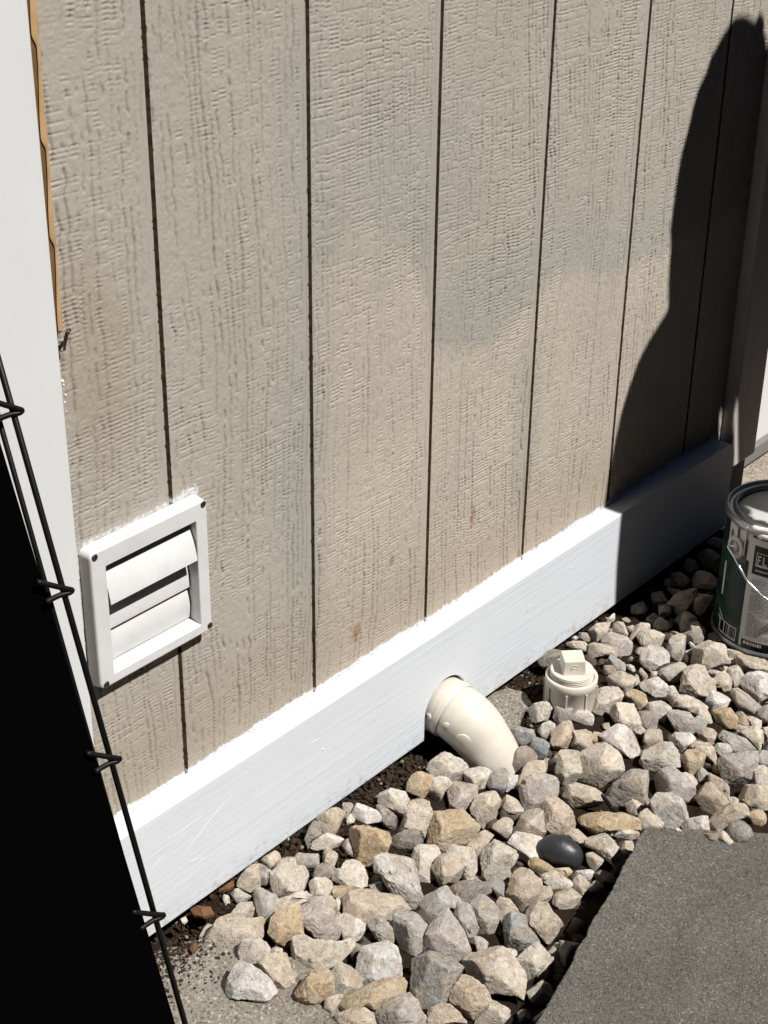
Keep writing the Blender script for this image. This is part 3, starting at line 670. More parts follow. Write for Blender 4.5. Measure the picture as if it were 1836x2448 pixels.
# soil under the gravel, uneven sheet
xs = np.arange(-.6, 1.30, .006); ys = np.arange(-.62, .012, .006); X, Y = np.meshgrid(xs, ys)
Zs = G0 + .010 * (vn2(X * 18, Y * 18, 60) - .5) + .006 * (vn2(X * 70, Y * 70, 61) - .5) + .003 * (vn2(X * 170, Y * 170, 62) - .5)
Zs += soil_rise(X, Y)
V = np.stack([X.ravel(), Y.ravel(), Zs.ravel()], 1); nx = len(xs); nz = len(ys)
I = (np.arange(nz - 1)[:, None] * nx + np.arange(nx - 1)[None]).ravel()
me = np_mesh("soil", V, np.stack([I, I + 1, I + nx + 1, I + nx], 1)); smooth(me); tag(link("soil", me, M_SOIL), kind='structure')
ZS = -.019
def slab(name, px_poly, z, mat, depth=.05, extra=(), jag=.002, n=10, bev=0, kind=None, sd=0):
    P = [tuple(at_z(q, z)[:2]) for q in px_poly] + list(extra); out = []
    for (a, b) in zip(P, P[1:] + P[:1]):
        L = math.dist(a, b); m = max(1, min(260, int(L / .0025))); nx_, ny_ = -(b[1] - a[1]) / L, (b[0] - a[0]) / L
        for k in range(m):
            t = k / m; u_ = np.array([t * L]); j = 0 if k == 0 else jag * ((vn2(u_ * 45, u_ * 0, 80 + sd)[0] - .5) * 2.2 + (vn2(u_ * 190, u_ * 0, 81 + sd)[0] - .5) * 1.3 + (vn2(u_ * 500, u_ * 0, 82 + sd)[0] - .5) * .7)
            out.append((a[0] + (b[0] - a[0]) * t + j * nx_, a[1] + (b[1] - a[1]) * t + j * ny_))
    bm = bmesh.new(); add_prism(bm, out, z - depth, z)
    bmesh.ops.recalc_face_normals(bm, faces=bm.faces[:])
    if bev:
        es = [e for e in bm.edges if all(abs(v.co.z - z) < 1e-6 for v in e.verts)]; bmesh.ops.bevel(bm, geom=es, offset=bev, segments=2, affect='EDGES')
    o = from_bm(name, bm, mat)
    if kind: tag(o, kind=kind)
    return o
slab("concrete_pad", [(345, 2290), (520, 2235), (660, 2275), (800, 2350), (980, 2410), (1100, 2540), (1000, 2900)], ZS, M_SLAB, extra=[(-.6, -.75), (-1.3, -.75), (-1.3, -.001), (-.12, -.001)], kind='structure', jag=.003)
slab("concrete_footing", s2((980, 1480), .3014, [(560, 640), (760, 550), (900, 580), (965, 680), (880, 745), (860, 850), (760, 880), (640, 860)]), -.017, M_SLAB, .03, jag=.002, kind='structure')
ZP = .030
pv = slab("paver", [(1541, 1978), (1900, 1992)], ZP, M_PAVER, .055, extra=[tuple(at_z((2100, 2500), ZP)[:2]), tuple(at_z((1900, 3000), ZP)[:2]), tuple(at_z((1090, 2800), ZP)[:2])], jag=.0013, bev=.0010)
tag(pv, "large rough dark grey concrete paver lying at the edge of the rocks", "paver")

# ------------------------------------------------------------------ leaning wire crate panel
crate = empty("wire_crate_panel", (-.25, -.32, G0)); tag(crate, "black wire crate panel with solid black tray leaning against the trim", "wire crate")
XE = -.25
A_ = at_x((0, 790 * 1.1067), XE); B_ = at_x((400 * 1.1067, 2212 * 1.1067), XE); dl = (A_ - B_) / (A_[2] - B_[2])
def onl(z, x=XE, back=0.0): return Vector((x, B_[1] + dl[1] * (z - B_[2]) + back, z))
pn = np.cross([1, 0, 0], dl); pn /= np.linalg.norm(pn)
def pan(px): return at_plane(px, pn, pn @ B_)
WR = .0026
bm = bmesh.new(); add_tube(bm, [onl(-.035), onl(1.04)], WR, 14); from_bm("upright_wire", bm, M_WIRE, crate, True)
a2 = at_x((0, 1011), XE - .008); b2 = at_x((112, 1409), XE - .008); d2 = (a2 - b2) / (a2[2] - b2[2])
bm = bmesh.new(); add_tube(bm, [Vector(b2 + d2 * (-.55 - 0)), Vector(b2 + d2 * (1.0 - b2[2]))], WR * .85, 14); from_bm("upright_wire", bm, M_WIRE, crate, True)
XT = -.262
a3 = at_x((98, 1382), XT); b3 = at_x((419, 2448), XT); d3 = (a3 - b3) / (a3[2] - b3[2])
def ont(z, x, off=0): return Vector((x, b3[1] + d3[1] * (z - b3[2]) + off, z))
bm = bmesh.new()
for off in (0, .012):
    pass
vv = [[bm.verts.new(ont(z, x, o)) for x, z in ((-1.05, -.045), (XT, -.045), (XT, .98), (-1.05, .98))] for o in (0, .014)]
bm.faces.new(vv[0]); bm.faces.new(vv[1][::-1])
for k in range(4): bm.faces.new((vv[0][k], vv[0][(k + 1) % 4], vv[1][(k + 1) % 4], vv[1][k]))
from_bm("tray", bm, M_BLACKP, crate)
for tip in ((45, 981), (165, 1410), (279, 1812), (384, 2185)):
    T = Vector(pan(tip)); n_ = Vector(pn) * (1 if pn[1] < 0 else -1)
    up = Vector((0, dl[1], dl[2])).normalized()
    L1 = T + Vector((-.027, 0, 0)) + up * .0185; L2 = T + Vector((-.024, 0, 0)) - up * .0005
    P = [Vector(q) for q in bez([L1, L1 * .45 + T * .55 + n_ * .003, T + n_ * .004 + Vector((-.003, 0, 0)) + up * .0022, T + n_ * .004, T + n_ * .003 + Vector((-.003, 0, 0)) - up * .0012, L2 * .45 + T * .55 + n_ * .001, L2], 6)]
    bm = bmesh.new(); add_tube(bm, P, WR * .9, 12); from_bm("cross_wire", bm, M_WIRE, crate, True)
# ------------------------------------------------------------------ person standing outside the frame, who throws the shadow on the wall
PX, PY = 1.12, -.62
per = empty("person", (PX, PY, G0)); tag(per, "person in dark shirt and jeans standing right of the paint can, facing the wall", "person")
J = {'pelvis': (1.105, PY, .90, .185, .12), 'waist': (1.10, PY, 1.0, .165, .11), 'chest': (1.11, PY, 1.16, .16, .105), 'collar': (1.12, PY, 1.262, .075, .07), 'neck': (1.12, PY, 1.345, .052, .055), 'chin': (1.115, PY + .012, 1.405, .066, .078), 'head': (1.11, PY + .01, 1.49, .088, .098), 'crown': (1.12, PY, 1.575, .066, .08),
     'shl': (.970, PY, 1.205, .066, .066), 'ell': (.950, PY - .005, 1.03, .072, .064), 'wrl': (.942, PY + .01, .895, .056, .048), 'hdl': (.925, PY + .03, .850, .024, .036),
     'shr': (1.255, PY, 1.225, .062, .062), 'elr': (1.295, PY - .01, 1.03, .047, .047), 'wrr': (1.295, PY + .03, .885, .033, .033), 'hdr': (1.295, PY + .04, .850, .024, .036),
     'hil': (1.05, PY, .80, .10, .10), 'knl': (1.055, PY + .01, .45, .062, .062), 'anl': (1.05, PY - .01, .04, .045, .045), 'tol': (1.045, PY + .13, -.015, .042, .03),
     'hir': (1.185, PY, .80, .078, .085), 'knr': (1.205, PY + .01, .45, .062, .062), 'anr': (1.21, PY - .01, .04, .045, .045), 'tor': (1.215, PY + .13, -.015, .042, .03)}
E_ = [('pelvis', 'waist'), ('waist', 'chest'), ('chest', 'collar'), ('collar', 'neck'), ('neck', 'chin'), ('chin', 'head'), ('head', 'crown')]
for s in 'lr': E_ += [('collar', 'sh' + s), ('sh' + s, 'el' + s), ('el' + s, 'wr' + s), ('wr' + s, 'hd' + s), ('pelvis', 'hi' + s), ('hi' + s, 'kn' + s), ('kn' + s, 'an' + s), ('an' + s, 'to' + s)]
for s, x0, sx in (('l', .920, 1), ('r', 1.295, -1)):
    yb = J['hd' + s][1]
    for k, (dy, L) in enumerate(((-.026, .062), (-.009, .072), (.009, .068), (.025, .054))):
        J[f'f{s}{k}a'] = (x0, yb + dy, .820, .0095, .0095); J[f'f{s}{k}b'] = (x0 + sx * .006, yb + dy * 1.05 + .004, .820 - L * .55, .0085, .0085); J[f'f{s}{k}c'] = (x0 + sx * .016, yb + dy + .006, .820 - L, .007, .007)
        E_ += [('hd' + s, f'f{s}{k}a'), (f'f{s}{k}a', f'f{s}{k}b'), (f'f{s}{k}b', f'f{s}{k}c')]
    J[f't{s}a'] = (x0 + sx * .012, yb + .038, .837, .011, .011); J[f't{s}b'] = (x0 + sx * .02, yb + .05, .800, .0085, .0085); E_ += [('hd' + s, f't{s}a'), (f't{s}a', f't{s}b')]
names = list(J); me = bpy.data.meshes.new("body"); me.from_pydata([J[n][:3] for n in names], [(names.index(a), names.index(b)) for a, b in E_], [])
tmp = bpy.data.objects.new("body_tmp", me); COL.objects.link(tmp)
sk = tmp.modifiers.new("skin", 'SKIN'); 
for i, n in enumerate(names): me.skin_vertices[0].data[i].radius = J[n][3:5]; me.skin_vertices[0].data[i].use_root = (n == 'pelvis')
ss = tmp.modifiers.new("sub", 'SUBSURF'); ss.levels = 2; ss.render_levels = 2
dgp = bpy.context.evaluated_depsgraph_get(); bme = bpy.data.meshes.new_from_object(tmp.evaluated_get(dgp)); bpy.data.objects.remove(tmp)
bme.name = "body"; smooth(bme)
for m in (m_plain("skin", (.48, .30, .21), .5), m_plain("dark_shirt_cloth", (.03, .035, .05), .9, .1, 0, 700, .0008), m_plain("blue_jeans_cloth", (.05, .07, .12), .9, .1, 0, 700, .0008), m_plain("shoe_leather", (.04, .03, .025), .6)): bme.materials.append(m)
for f in bme.polygons:
    c = f.center; arm = (c.x < .955 or c.x > 1.268) if c.z < .88 else abs(c.x - 1.118) > .145
    f.material_index = 3 if c.z < .03 else 2 if (c.z < .90 and not arm) else 0 if (c.z > 1.315 or (arm and c.z < 1.08)) else 1
bo = link("body", bme, None, per)
bm = bmesh.new()                         # hair: cap plus loose tufts
b = bmesh.ops.create_icosphere(bm, subdivisions=4, radius=1)
for v in b['verts']:
    n_ = v.co.copy(); k = 1 + .10 * (vn3(np.array([[n_.x * 5, n_.y * 5, n_.z * 5]]), 3)[0] - .5)
    v.co = Vector((1.130 + n_.x * .119 * k, PY - .012 + n_.y * .118 * k, 1.508 + n_.z * .158 * k))
bmesh.ops.delete(bm, geom=[v for v in bm.verts if v.co.z < 1.37 or (v.co.y > PY + .075 and v.co.z < 1.55)], context='VERTS')
for k in range(16):
    a = random.uniform(-1.2, 1.2); r = random.uniform(0, .10); p0 = Vector((1.140 + r * math.cos(a), PY + r * math.sin(a), 1.612 - r * r * 6)); d = Vector((math.cos(a) * .8 + .1, math.sin(a) * .4, 1)).normalized()
    add_tube(bm, [p0, p0 + d * .02, p0 + d * random.uniform(.022, .032)], [.018, .014, .004], 8)
add_tube(bm, bez([(1.20, PY - .03, 1.56), (1.232, PY - .03, 1.48), (1.245, PY - .02, 1.39), (1.25, PY - .02, 1.30), (1.245, PY - .02, 1.20)], 5), [.03] + [.042] * 12 + [.04, .036, .03, .024, .018, .012, .008, .004], 14)
from_bm("hair", bm, m_plain("dark_hair", (.03, .02, .014), .6), per, True)
bm = bmesh.new()
add_tube(bm, [(1.12, PY + .095, 1.505), (1.12, PY + .118, 1.478), (1.12, PY + .100, 1.466)], [.010, .014, .008], 10); from_bm("nose", bm, bme.materials[0], bo, True)
for sx in (-1, 1):
    bm = bmesh.new(); b = bmesh.ops.create_uvsphere(bm, u_segments=16, v_segments=8, radius=.012)
    for v in b['verts']: v.co += Vector((1.12 + sx * .034, PY + .088, 1.505))
    from_bm("eye", bm, m_plain("eye_white", (.6, .58, .55), .2), bo, True)
bm = bmesh.new(); add_tube(bm, [(1.095, PY + .092, 1.44), (1.12, PY + .098, 1.438), (1.145, PY + .092, 1.44)], [.004, .007, .004], 8); from_bm("mouth", bm, m_plain("lips", (.4, .17, .14), .5), bo, True)
# ------------------------------------------------------------------ rocks: each one has its own outline as seen, its own depth and facets
CROPS = {'A': (400, 2000, .2411), 'B': (500, 2200, .21097), 'C': (700, 1880, .21097), 'D': (800, 2140, .21097), 'E': (950, 1780, .18083), 'F': (1000, 2000, .19289),
         'H': (1080, 2200, .19289), 'I': (1180, 1660, .19289), 'J': (1220, 1880, .19289), 'K': (1340, 1460, .18083), 'M': (1440, 1640, .19289), 'N': (1480, 1820, .21459),
         'Q': (1600, 1500, .14225), 'S': (1640, 1680, .11814), 'U': (1400, 1050, .27131), 'V': (350, 1850, .57264), 'X': (980, 1480, .3014)}
RCOL = {'W': (.73, .685, .64), 'L': (.67, .60, .51), 'T': (.56, .47, .375), 'O': (.54, .405, .25), 'G': (.45, .42, .385), 'B': (.31, .315, .315), 'D': (.25, .225, .205), 'P': (.52, .46, .425), 'K': (.03, .03, .032), 'R': (.20, .205, .205)}
CNAME = {'W': 'whitish', 'L': 'cream', 'T': 'tan', 'O': 'honey brown', 'G': 'grey', 'B': 'bluish grey', 'D': 'dark grey', 'P': 'pinkish grey'}
MARKS = [('the cream elbow pipe', 1090, 1730), ('the cream cleanout cap', 1368, 1610), ('the paint can', 1775, 1500), ('the paver corner', 1545, 1985), ('the black oval pebble', 1337, 2037), ('the lone white rock', 592, 2345), ('the bluish triangular rock', 1035, 2340), ('the big honey coloured rock', 885, 2015)]
RTXT = """
A T 910,265 1085,150 1115,280 1040,330 960,310
A T 735,400 830,300 905,280 905,480 860,550 690,470
A D 905,270 1010,340 1035,400 990,470 905,470
A L 1050,370 1130,260 1250,250 1270,310 1375,310 1385,400 1340,500 1200,560 1130,630 1075,560
A G 1265,215 1310,170 1400,190 1490,185 1515,295 1290,290
A G 840,580 920,530 1060,600 1115,655 960,780 920,800 880,660
A L 975,760 1060,670 1200,620 1390,520 1440,580 1320,640 1130,750 1000,835
A L 1390,490 1480,430 1550,420 1620,470 1620,560 1590,610 1440,600
A O 990,900 1110,760 1230,720 1325,740 1300,860 1320,1020 1220,1095 1010,1040 980,960
V P 650,570 690,522 770,525 800,600 828,675 740,705 700,660 655,620
A T 390,1030 500,850 640,800 760,850 870,830 1000,860 950,920 880,1000 760,1000 640,1115 430,1070
B L 355,300 450,190 640,260 690,340 680,380 500,500 385,470
A T 640,770 700,690 810,640 850,720 830,830 760,840
A L 330,980 390,890 440,855 470,890 380,1030 345,1030
A G 620,530 680,510 740,560 820,600 800,650 700,630
A L 140,820 180,800 200,850 160,880
A L 550,600 590,575 630,660 570,680
B W 135,740 180,670 250,600 260,530 350,510 480,560 600,650 730,790 600,880 420,850 330,855 210,820
B T 560,480 740,395 830,420 900,600 965,740 830,770 700,670 600,560
B O 965,780 1020,690 1120,610 1300,580 1370,680 1370,880 1260,900 1180,970 1070,960 1040,860
V T 770,850 815,795 850,800 890,855 870,920 770,915
B L 880,350 1020,230 1120,210 1200,260 1400,280 1560,240 1610,400 1500,480 1380,580 1200,560 1060,570 1000,430 870,380
B T 690,300 780,300 880,340 840,400 720,390
B T 1310,930 1390,870 1500,860 1460,1000 1420,1080 1320,1000
B G 920,560 990,620 990,690 930,640
D O 70,1250 90,1160 280,1100 480,1000 700,970 790,1060 780,1110 480,1280 370,1230 100,1375
D W 265,860 330,640 490,515 650,620 760,690 790,800 740,930 600,980 440,990 380,1020
D B 860,760 900,670 1190,690 1390,760 1400,830 1330,950 1260,1190 1180,1220 930,1170 880,950
D G 470,1320 640,1200 830,1120 920,1240 1010,1420 1000,1500 560,1500
D T 1080,1320 1250,1220 1360,1320 1500,1460 1100,1470
H T 0,870 150,700 260,740 400,840 465,1000 400,1100 200,1220 0,1040
D G 690,260 880,190 950,250 1040,390 1000,560 990,640 870,690 750,590 700,400
D G 400,330 530,245 665,290 640,600 540,540 440,400
V T 845,540 850,485 950,500 1080,520 1100,560 1030,590 930,620 850,590
V L 810,590 830,590 915,640 870,700 830,710
D P 1030,640 1110,380 1240,200 1330,210 1400,320 1500,560 1540,600 1460,740 1270,670 1130,690
F G 470,1020 520,870 660,900 680,1010 750,1180 620,1300 590,1150
D D 160,570 320,600 310,700 270,800 200,690
D L 0,90 60,50 75,270 30,270
D T 0,1380 300,1280 460,1340 450,1470 0,1470
F G 10,800 170,740 340,670 420,760 560,800 500,940 200,1000 90,960
F D 400,640 520,570 850,570 880,690 740,760 600,850 420,760
F B 870,590 970,540 1130,600 1110,740 990,740 960,670
F G 665,800 740,750 860,760 1030,1030 900,1240 820,1160 700,930
F T 930,830 1030,750 1130,800 1230,940 1100,1000 1040,1040
F B 1085,1010 1140,950 1290,960 1360,1080 1475,1300 1335,1355 1215,1405 1100,1320
F T 1330,890 1480,840 1600,850 1660,950 1750,1050 1760,1100 1600,1300 1500,1200 1380,1040
F T 1110,700 1180,560 1250,370 1350,460 1480,580 1450,700 1350,880 1290,920 1180,800
J T 290,1452 370,1240 510,1240 540,1330 500,1420
F L 840,30 960,20 1150,100 1180,250 1100,370 1130,480 1050,530 900,510 840,440 840,250
J W 0,740 70,590 130,630 280,590 375,660 300,760 300,890 230,1000 200,920 40,880
F T 145,440 300,270 420,260 570,340 530,510 460,530 340,600 220,600 150,520
F L 300,150 480,150 660,180 720,310 620,550 540,540 570,340 420,260 290,240
C L 1340,800 1410,680 1650,690 1660,900 1560,1070 1400,1050
F T 590,40 820,20 840,80 700,240 640,160
F T 650,530 720,500 820,510 800,570
E L 395,300 560,160 630,135 780,180 870,230 925,310 850,380 760,500 640,520 530,440
E L 415,580 450,470 560,450 700,480 690,540 600,620 560,720 500,780 430,700
E O 140,540 220,430 380,350 440,430 420,540 340,690 230,720 150,640
E W 860,420 900,320 1080,320 1250,380 1200,550 1130,540 1050,580 900,520
E B 1200,440 1330,370 1420,320 1450,400 1430,560 1390,690 1330,660 1250,560
E W 1450,440 1600,410 1610,470 1490,640 1440,600
E P 680,620 720,530 880,510 1030,570 1050,700 990,820 870,890 720,900 700,760
E L 1000,860 1070,680 1220,610 1320,690 1375,790 1300,860 1270,1030 1200,1090 1110,1060 1060,960
E O 440,1330 490,1100 510,930 580,930 740,910 940,890 1080,1050 1090,1190 900,1260 720,1360 600,1340
E L 10,1140 100,980 180,780 330,710 410,830 440,930 460,1050 410,1190 330,1200 230,1130
C L 990,180 1010,60 1130,35 1250,80 1340,220 1330,300 1220,360 1100,280
E T 1380,760 1460,690 1650,800 1640,900 1500,930 1370,890
E T 1270,1100 1380,970 1500,950 1510,1050 1440,1230 1350,1200
E T 900,1300 1000,1230 1100,1180 1180,1140 1260,1190 1170,1300 1050,1450 920,1380
E L 460,940 520,920 500,1060 450,1050
E L 620,880 700,860 710,920 640,925
C T 290,380 420,280 540,230 570,300 500,460 430,550 310,560 300,450
C D 140,560 200,440 290,400 310,560 220,590 200,720
C L 190,640 260,580 420,555 560,580 585,620 520,680 300,700 220,680
C W 680,290 720,220 800,215 900,270 980,360 1020,440 880,420 720,420
C O 670,600 680,490 790,430 1000,440 1080,530 1080,600 1020,740 920,860 780,870 720,780 680,700
C P 560,700 600,630 660,590 690,700 720,790 640,780
C G 570,200 640,170 680,230 640,320 590,370
C L 620,360 680,300 710,410 620,440
C D 1080,660 1180,560 1320,500 1430,520 1480,600 1470,660 1380,690 1300,730 1230,720 1100,680
C D 950,250 1000,220 1080,290 1180,360 1140,490 1080,440 1000,400
C W 920,870 1010,770 1170,720 1320,800 1390,1000 1390,1130 1450,1260 1420,1340 1300,1290 1150,1200 1060,1000 930,960
C T 340,750 390,700 510,780 490,880 380,900 345,830
C D 240,1030 270,930 340,880 480,940 400,1030 260,1070
C L 375,1030 440,960 560,950 600,880 690,840 740,890 800,1030 790,1110 600,1130 430,1100
C O 450,1140 620,1130 800,1140 700,1190 640,1260 500,1270
C G 810,1160 1000,1090 1070,1230 920,1230
C L 800,960 840,980 840,1090 810,1060
C D 860,1080 940,1000 1050,1080 1000,1110 900,1140
H L 190,580 240,420 420,400 560,330 640,370 940,760 930,840 820,930 800,880 430,850 330,720 230,690
H P 290,200 330,185 440,270 420,400 320,400
H L 805,570 860,430 1000,330 1130,290 1215,390 1090,560 940,750 890,640
H W 660,390 720,355 800,380 805,450 760,510
H L 300,1180 510,1020 720,1120 690,1190 590,1286 300,1286
H P 1200,360 1290,290 1380,290 1370,480 1250,500
H G 950,900 1130,780 1250,850 1220,1000 1000,1050
H G 1000,1250 1050,1180 1130,1130 1060,1286
H D 1370,290 1480,210 1570,300 1380,640
H D 830,1150 930,1080 960,1200 850,1250
H G 1060,600 1240,450 1250,620 1100,760
J D 1040,1100 1130,1050 1300,1100 1250,1180 1080,1170
J D 960,1250 1060,1180 1150,1220 1130,1300 970,1310
I L 455,150 690,80 735,130 700,250 640,320 490,320 450,260
I G 735,220 790,130 950,130 980,180 950,300 870,390 780,340
I W 950,240 1130,200 1240,320 1200,380 1000,360
I W 550,430 640,340 720,330 770,430 660,530 580,490
I T 725,510 870,400 1030,350 1010,470 940,620 880,700 800,650
I B 180,440 330,420 500,450 520,560 410,610 220,600
I D 215,830 330,690 480,640 560,770 450,850 350,970 260,930
I B 480,570 600,530 690,590 640,760 560,780 480,700
I T 1020,450 1130,430 1200,480 1200,650 1090,690 960,660 1010,560
I O 1200,520 1250,490 1390,520 1320,560 1320,630 1260,640
I L 1110,760 1280,660 1430,650 1560,720 1660,790 1660,910 1290,1110 1110,1080
I L 800,890 850,720 920,690 1120,740 1090,800 1090,960 1040,1100 970,1130 800,1060
I G 600,870 680,770 780,880 750,1010 690,990 610,950
I T 270,1220 340,1070 440,870 520,830 600,880 580,980 460,1060 320,1250
I P 360,1180 400,1070 540,990 740,1000 800,1090 800,1230 700,1330 560,1430 400,1410
I T 905,1260 960,1140 1130,1110 1250,1130 1340,1210 1300,1370 1100,1420 920,1340
N G 0,250 120,60 230,50 350,160 310,280 290,400 120,420 0,440 -120,350
K L 390,1260 520,1060 740,1030 830,1150 800,1220 690,1290 620,1410 500,1370
I T 740,770 850,720 840,800 790,830
I G 1350,370 1430,360 1440,440 1380,460
J T 430,260 600,140 690,200 800,390 860,500 660,590 500,500 440,380
J T 60,430 170,310 400,310 440,420 510,560 380,610 200,590 110,500
J K 300,780 350,680 500,590 660,600 800,680 900,800 900,920 820,1030 700,1010 480,960 350,880
J T 660,590 760,540 860,550 980,670 900,740 740,630
J O 860,370 900,310 1050,350 1250,370 1400,340 1530,420 1520,540 1380,560 1000,560 900,440
J L 1200,540 1330,530 1560,570 1560,650 1420,640 1280,620
J L 940,740 1060,560 1130,580 1260,700 1360,850 1370,980 1320,1080 1250,930 1100,790
J L 950,850 1090,820 1145,900 1120,980 1040,1050 970,960
J T 1370,750 1440,660 1510,680 1520,760 1440,880 1380,950
J O 270,930 350,900 480,980 580,1050 680,1000 760,1070 760,1130 700,1130 400,1100 280,1000
J L 370,1130 540,1060 760,1200 790,1250 650,1290 540,1260
J W 800,1060 980,1040 1040,1070 960,1160 850,1110
J T 780,1160 860,1110 990,1190 880,1340 800,1260
J T 520,1400 590,1340 760,1280 860,1370 830,1450 700,1560 560,1470
J D 1420,230 1510,190 1580,380 1450,340
J L 1510,150 1590,140 1640,220 1630,350 1570,330
J W 1040,320 1120,305 1160,350 1060,350
K L 385,250 480,140 560,130 640,190 590,290 550,410 460,420 410,330
K L 690,220 760,140 820,180 880,350 840,370 720,310
K P 585,370 690,320 830,350 940,400 930,480 980,580 790,570 620,460
K L 935,360 1030,180 1180,180 1220,250 1150,290 1020,310 980,400
K L 980,410 1040,300 1200,280 1340,340 1340,420 1250,480 1130,490 1020,470
K W 1060,680 1080,560 1180,480 1290,470 1420,560 1410,680 1330,780 1210,800 1130,740
K T 355,560 380,470 490,435 640,470 760,570 740,630 600,570 500,590 400,640
K L 90,440 200,400 290,400 360,470 320,530 180,500
K W 150,360 200,335 240,360 180,385
K D 240,340 310,270 390,400 270,390
K B 640,660 700,610 830,700 850,820 760,840 680,740
K D 550,800 640,700 740,840 600,870
K W 850,730 940,720 990,780 960,820 870,770
K T 620,1000 650,870 780,840 870,860 960,900 970,1000 870,1120 760,1030
K W 1050,960 1150,910 1280,890 1400,1000 1400,1160 1250,1130 1120,1050
K L 1320,800 1460,740 1620,670 1620,780 1530,920 1400,950 1330,890
K O 840,1160 950,1060 1080,1050 1110,1200 1000,1310 930,1210
M L 110,380 150,270 270,200 350,210 390,330 440,460 370,570 250,520 130,490
M D 430,360 530,300 620,330 730,480 600,550 500,520
M W 570,270 640,150 720,160 830,280 820,360 770,380 740,470 640,340
Q G 0,340 60,190 200,120 290,150 270,330 220,420 130,600 60,590 0,480
Q O 0,80 100,70 190,120 170,190 30,180
K L 980,880 1010,830 1040,960 990,1030
K P 1030,770 1080,780 1160,880 1090,900
K D 640,250 690,210 700,300 590,330
K T 820,110 880,90 920,140 850,170
K T 860,230 950,200 990,230 900,300
K L 570,90 640,100 700,40 700,130 640,170
K T 1190,190 1320,100 1450,190 1380,260 1240,230
K L 980,540 1030,490 1130,510 1040,610
K T 890,640 940,600 1000,670 930,700
K L 1210,810 1310,800 1320,880 1200,880
K L 1420,980 1480,990 1560,1120 1440,1120
M L 810,190 850,120 950,130 1160,150 1270,210 1260,280 1170,330 1000,270 830,240
M G 830,360 900,305 1030,300 1160,400 1140,520 1080,600 960,570 880,450
M W 1260,180 1330,110 1420,70 1560,150 1590,220 1500,270 1360,280
M T 520,680 570,570 690,520 760,640 740,710 600,740
M W 40,610 140,530 280,520 400,620 520,740 510,790 440,880 280,810 100,700
M L 380,570 450,470 520,560 520,620 440,620
M L 500,960 570,820 730,730 840,710 910,830 990,920 980,1020 770,1020 600,1030
M W 840,680 930,600 1090,600 1170,620 1160,690 1080,710 1030,770 940,800
M T 1170,600 1260,530 1360,550 1450,640 1450,710 1320,710 1200,670
M O 990,1060 1010,870 1070,790 1170,820 1260,880 1230,980 1160,1130
M T 1090,740 1170,700 1310,720 1370,770 1440,870 1390,950 1270,870 1190,830
M W 1390,770 1500,700 1570,750 1610,860 1450,870
M O 1340,350 1450,300 1600,290 1650,360 1610,540 1500,490 1380,400
M L 1220,320 1290,295 1390,490 1290,460 1180,400
M G 1170,360 1300,430 1220,570 1090,590 1150,480
S G 700,690 780,610 930,640 1120,680 1290,850 1410,940 1230,1030 1070,1060 900,850
N P 410,180 530,100 620,85 680,160 760,200 820,320 790,470 700,450 570,380 440,380
N L 680,150 760,140 885,210 800,310 740,220
N G 870,150 920,75 1010,165 950,240 880,260
N W 330,430 370,380 580,390 700,460 770,560 760,640 640,720 540,700 410,590 340,500
N L 215,700 240,600 340,530 410,590 430,650 515,740 400,730 300,735
N W 700,720 790,650 870,600 940,590 990,670 980,780 930,840 800,800
N T 850,360 950,270 1040,260 1110,340 1215,490 1130,565 1000,530 920,470
N T 1040,720 1060,590 1220,500 1400,480 1480,530 1400,600 1270,650 1100,770
N O 1410,650 1500,560 1600,560 1650,610 1600,700 1530,760
N R 1200,760 1240,680 1320,650 1400,670 1470,740 1500,830 1420,900 1300,920 1220,840
N D 970,810 1090,800 1090,890 980,880
N L 1090,880 1110,780 1180,810 1280,930
N L 600,770 640,735 710,800
N T 985,210 1070,160 1170,260 1270,370 1200,400 1080,280
S G 590,1160 700,1080 1330,1090 1370,1200 1300,1390 1150,1640 910,1750 760,1600 770,1290
N T 1320,370 1400,290 1560,300 1800,330 1800,540 1540,530 1390,470
S W 1230,1560 1300,1400 1500,1330 1650,1350 1750,1500 1650,1680 1400,1700
N L 1200,410 1290,410 1370,480 1250,480
N L 290,420 320,400 340,440 310,490
S L 1150,660 1250,540 1480,500 1570,640 1590,780 1500,960 1420,930 1330,800
S L 1190,300 1300,280 1500,370 1500,490 1270,490
S T 1020,240 1070,150 1200,290 1260,500 1050,470
Q G 980,1130 1180,1060 1300,1160 1550,1380 1440,1480 1200,1370 1060,1240
Q G 1440,1480 1560,1380 1700,1290 1700,1547 1480,1547
S L 1560,520 1700,500 1700,720 1600,720
S D 1570,900 1640,750 1740,740 1740,1020 1570,1000
S G 1250,1040 1400,960 1500,1020 1700,1050 1700,1320 1400,1300 1380,1120
S T 960,470 1020,440 1250,510 1130,610 980,570
S T 520,1280 640,1240 740,1380 700,1480 600,1450
Q L 370,560 450,390 540,210 620,230 720,310 870,330 900,480 970,600 880,690 720,690 500,580
Q L 165,880 240,650 420,640 560,700 640,850 740,890 690,1090 600,1160 400,1120 180,1010
Q L 980,760 1020,660 1130,650 1240,720 1240,820 1130,980 1080,960
Q L 690,980 830,830 930,780 1010,870 1080,1020 1060,1080 930,1100 880,1000
Q W 1210,940 1290,830 1400,780 1620,750 1750,800 1750,1130 1600,1180 1480,1250 1400,1180
Q T 1200,570 1290,500 1400,530 1700,600 1700,740 1500,740 1260,780
Q L 960,510 1090,550 1170,620 1100,640 1000,590
Q P 620,760 700,720 880,750 800,840
Q W 220,430 440,350 420,420 300,490
Q W 320,250 380,260 440,330 370,330
Q T 1590,1190 1700,1160 1700,1270 1630,1270
Q T 920,420 980,330 1150,420 1280,480 1170,560 1000,510
Q L 890,750 900,660 980,660 960,740
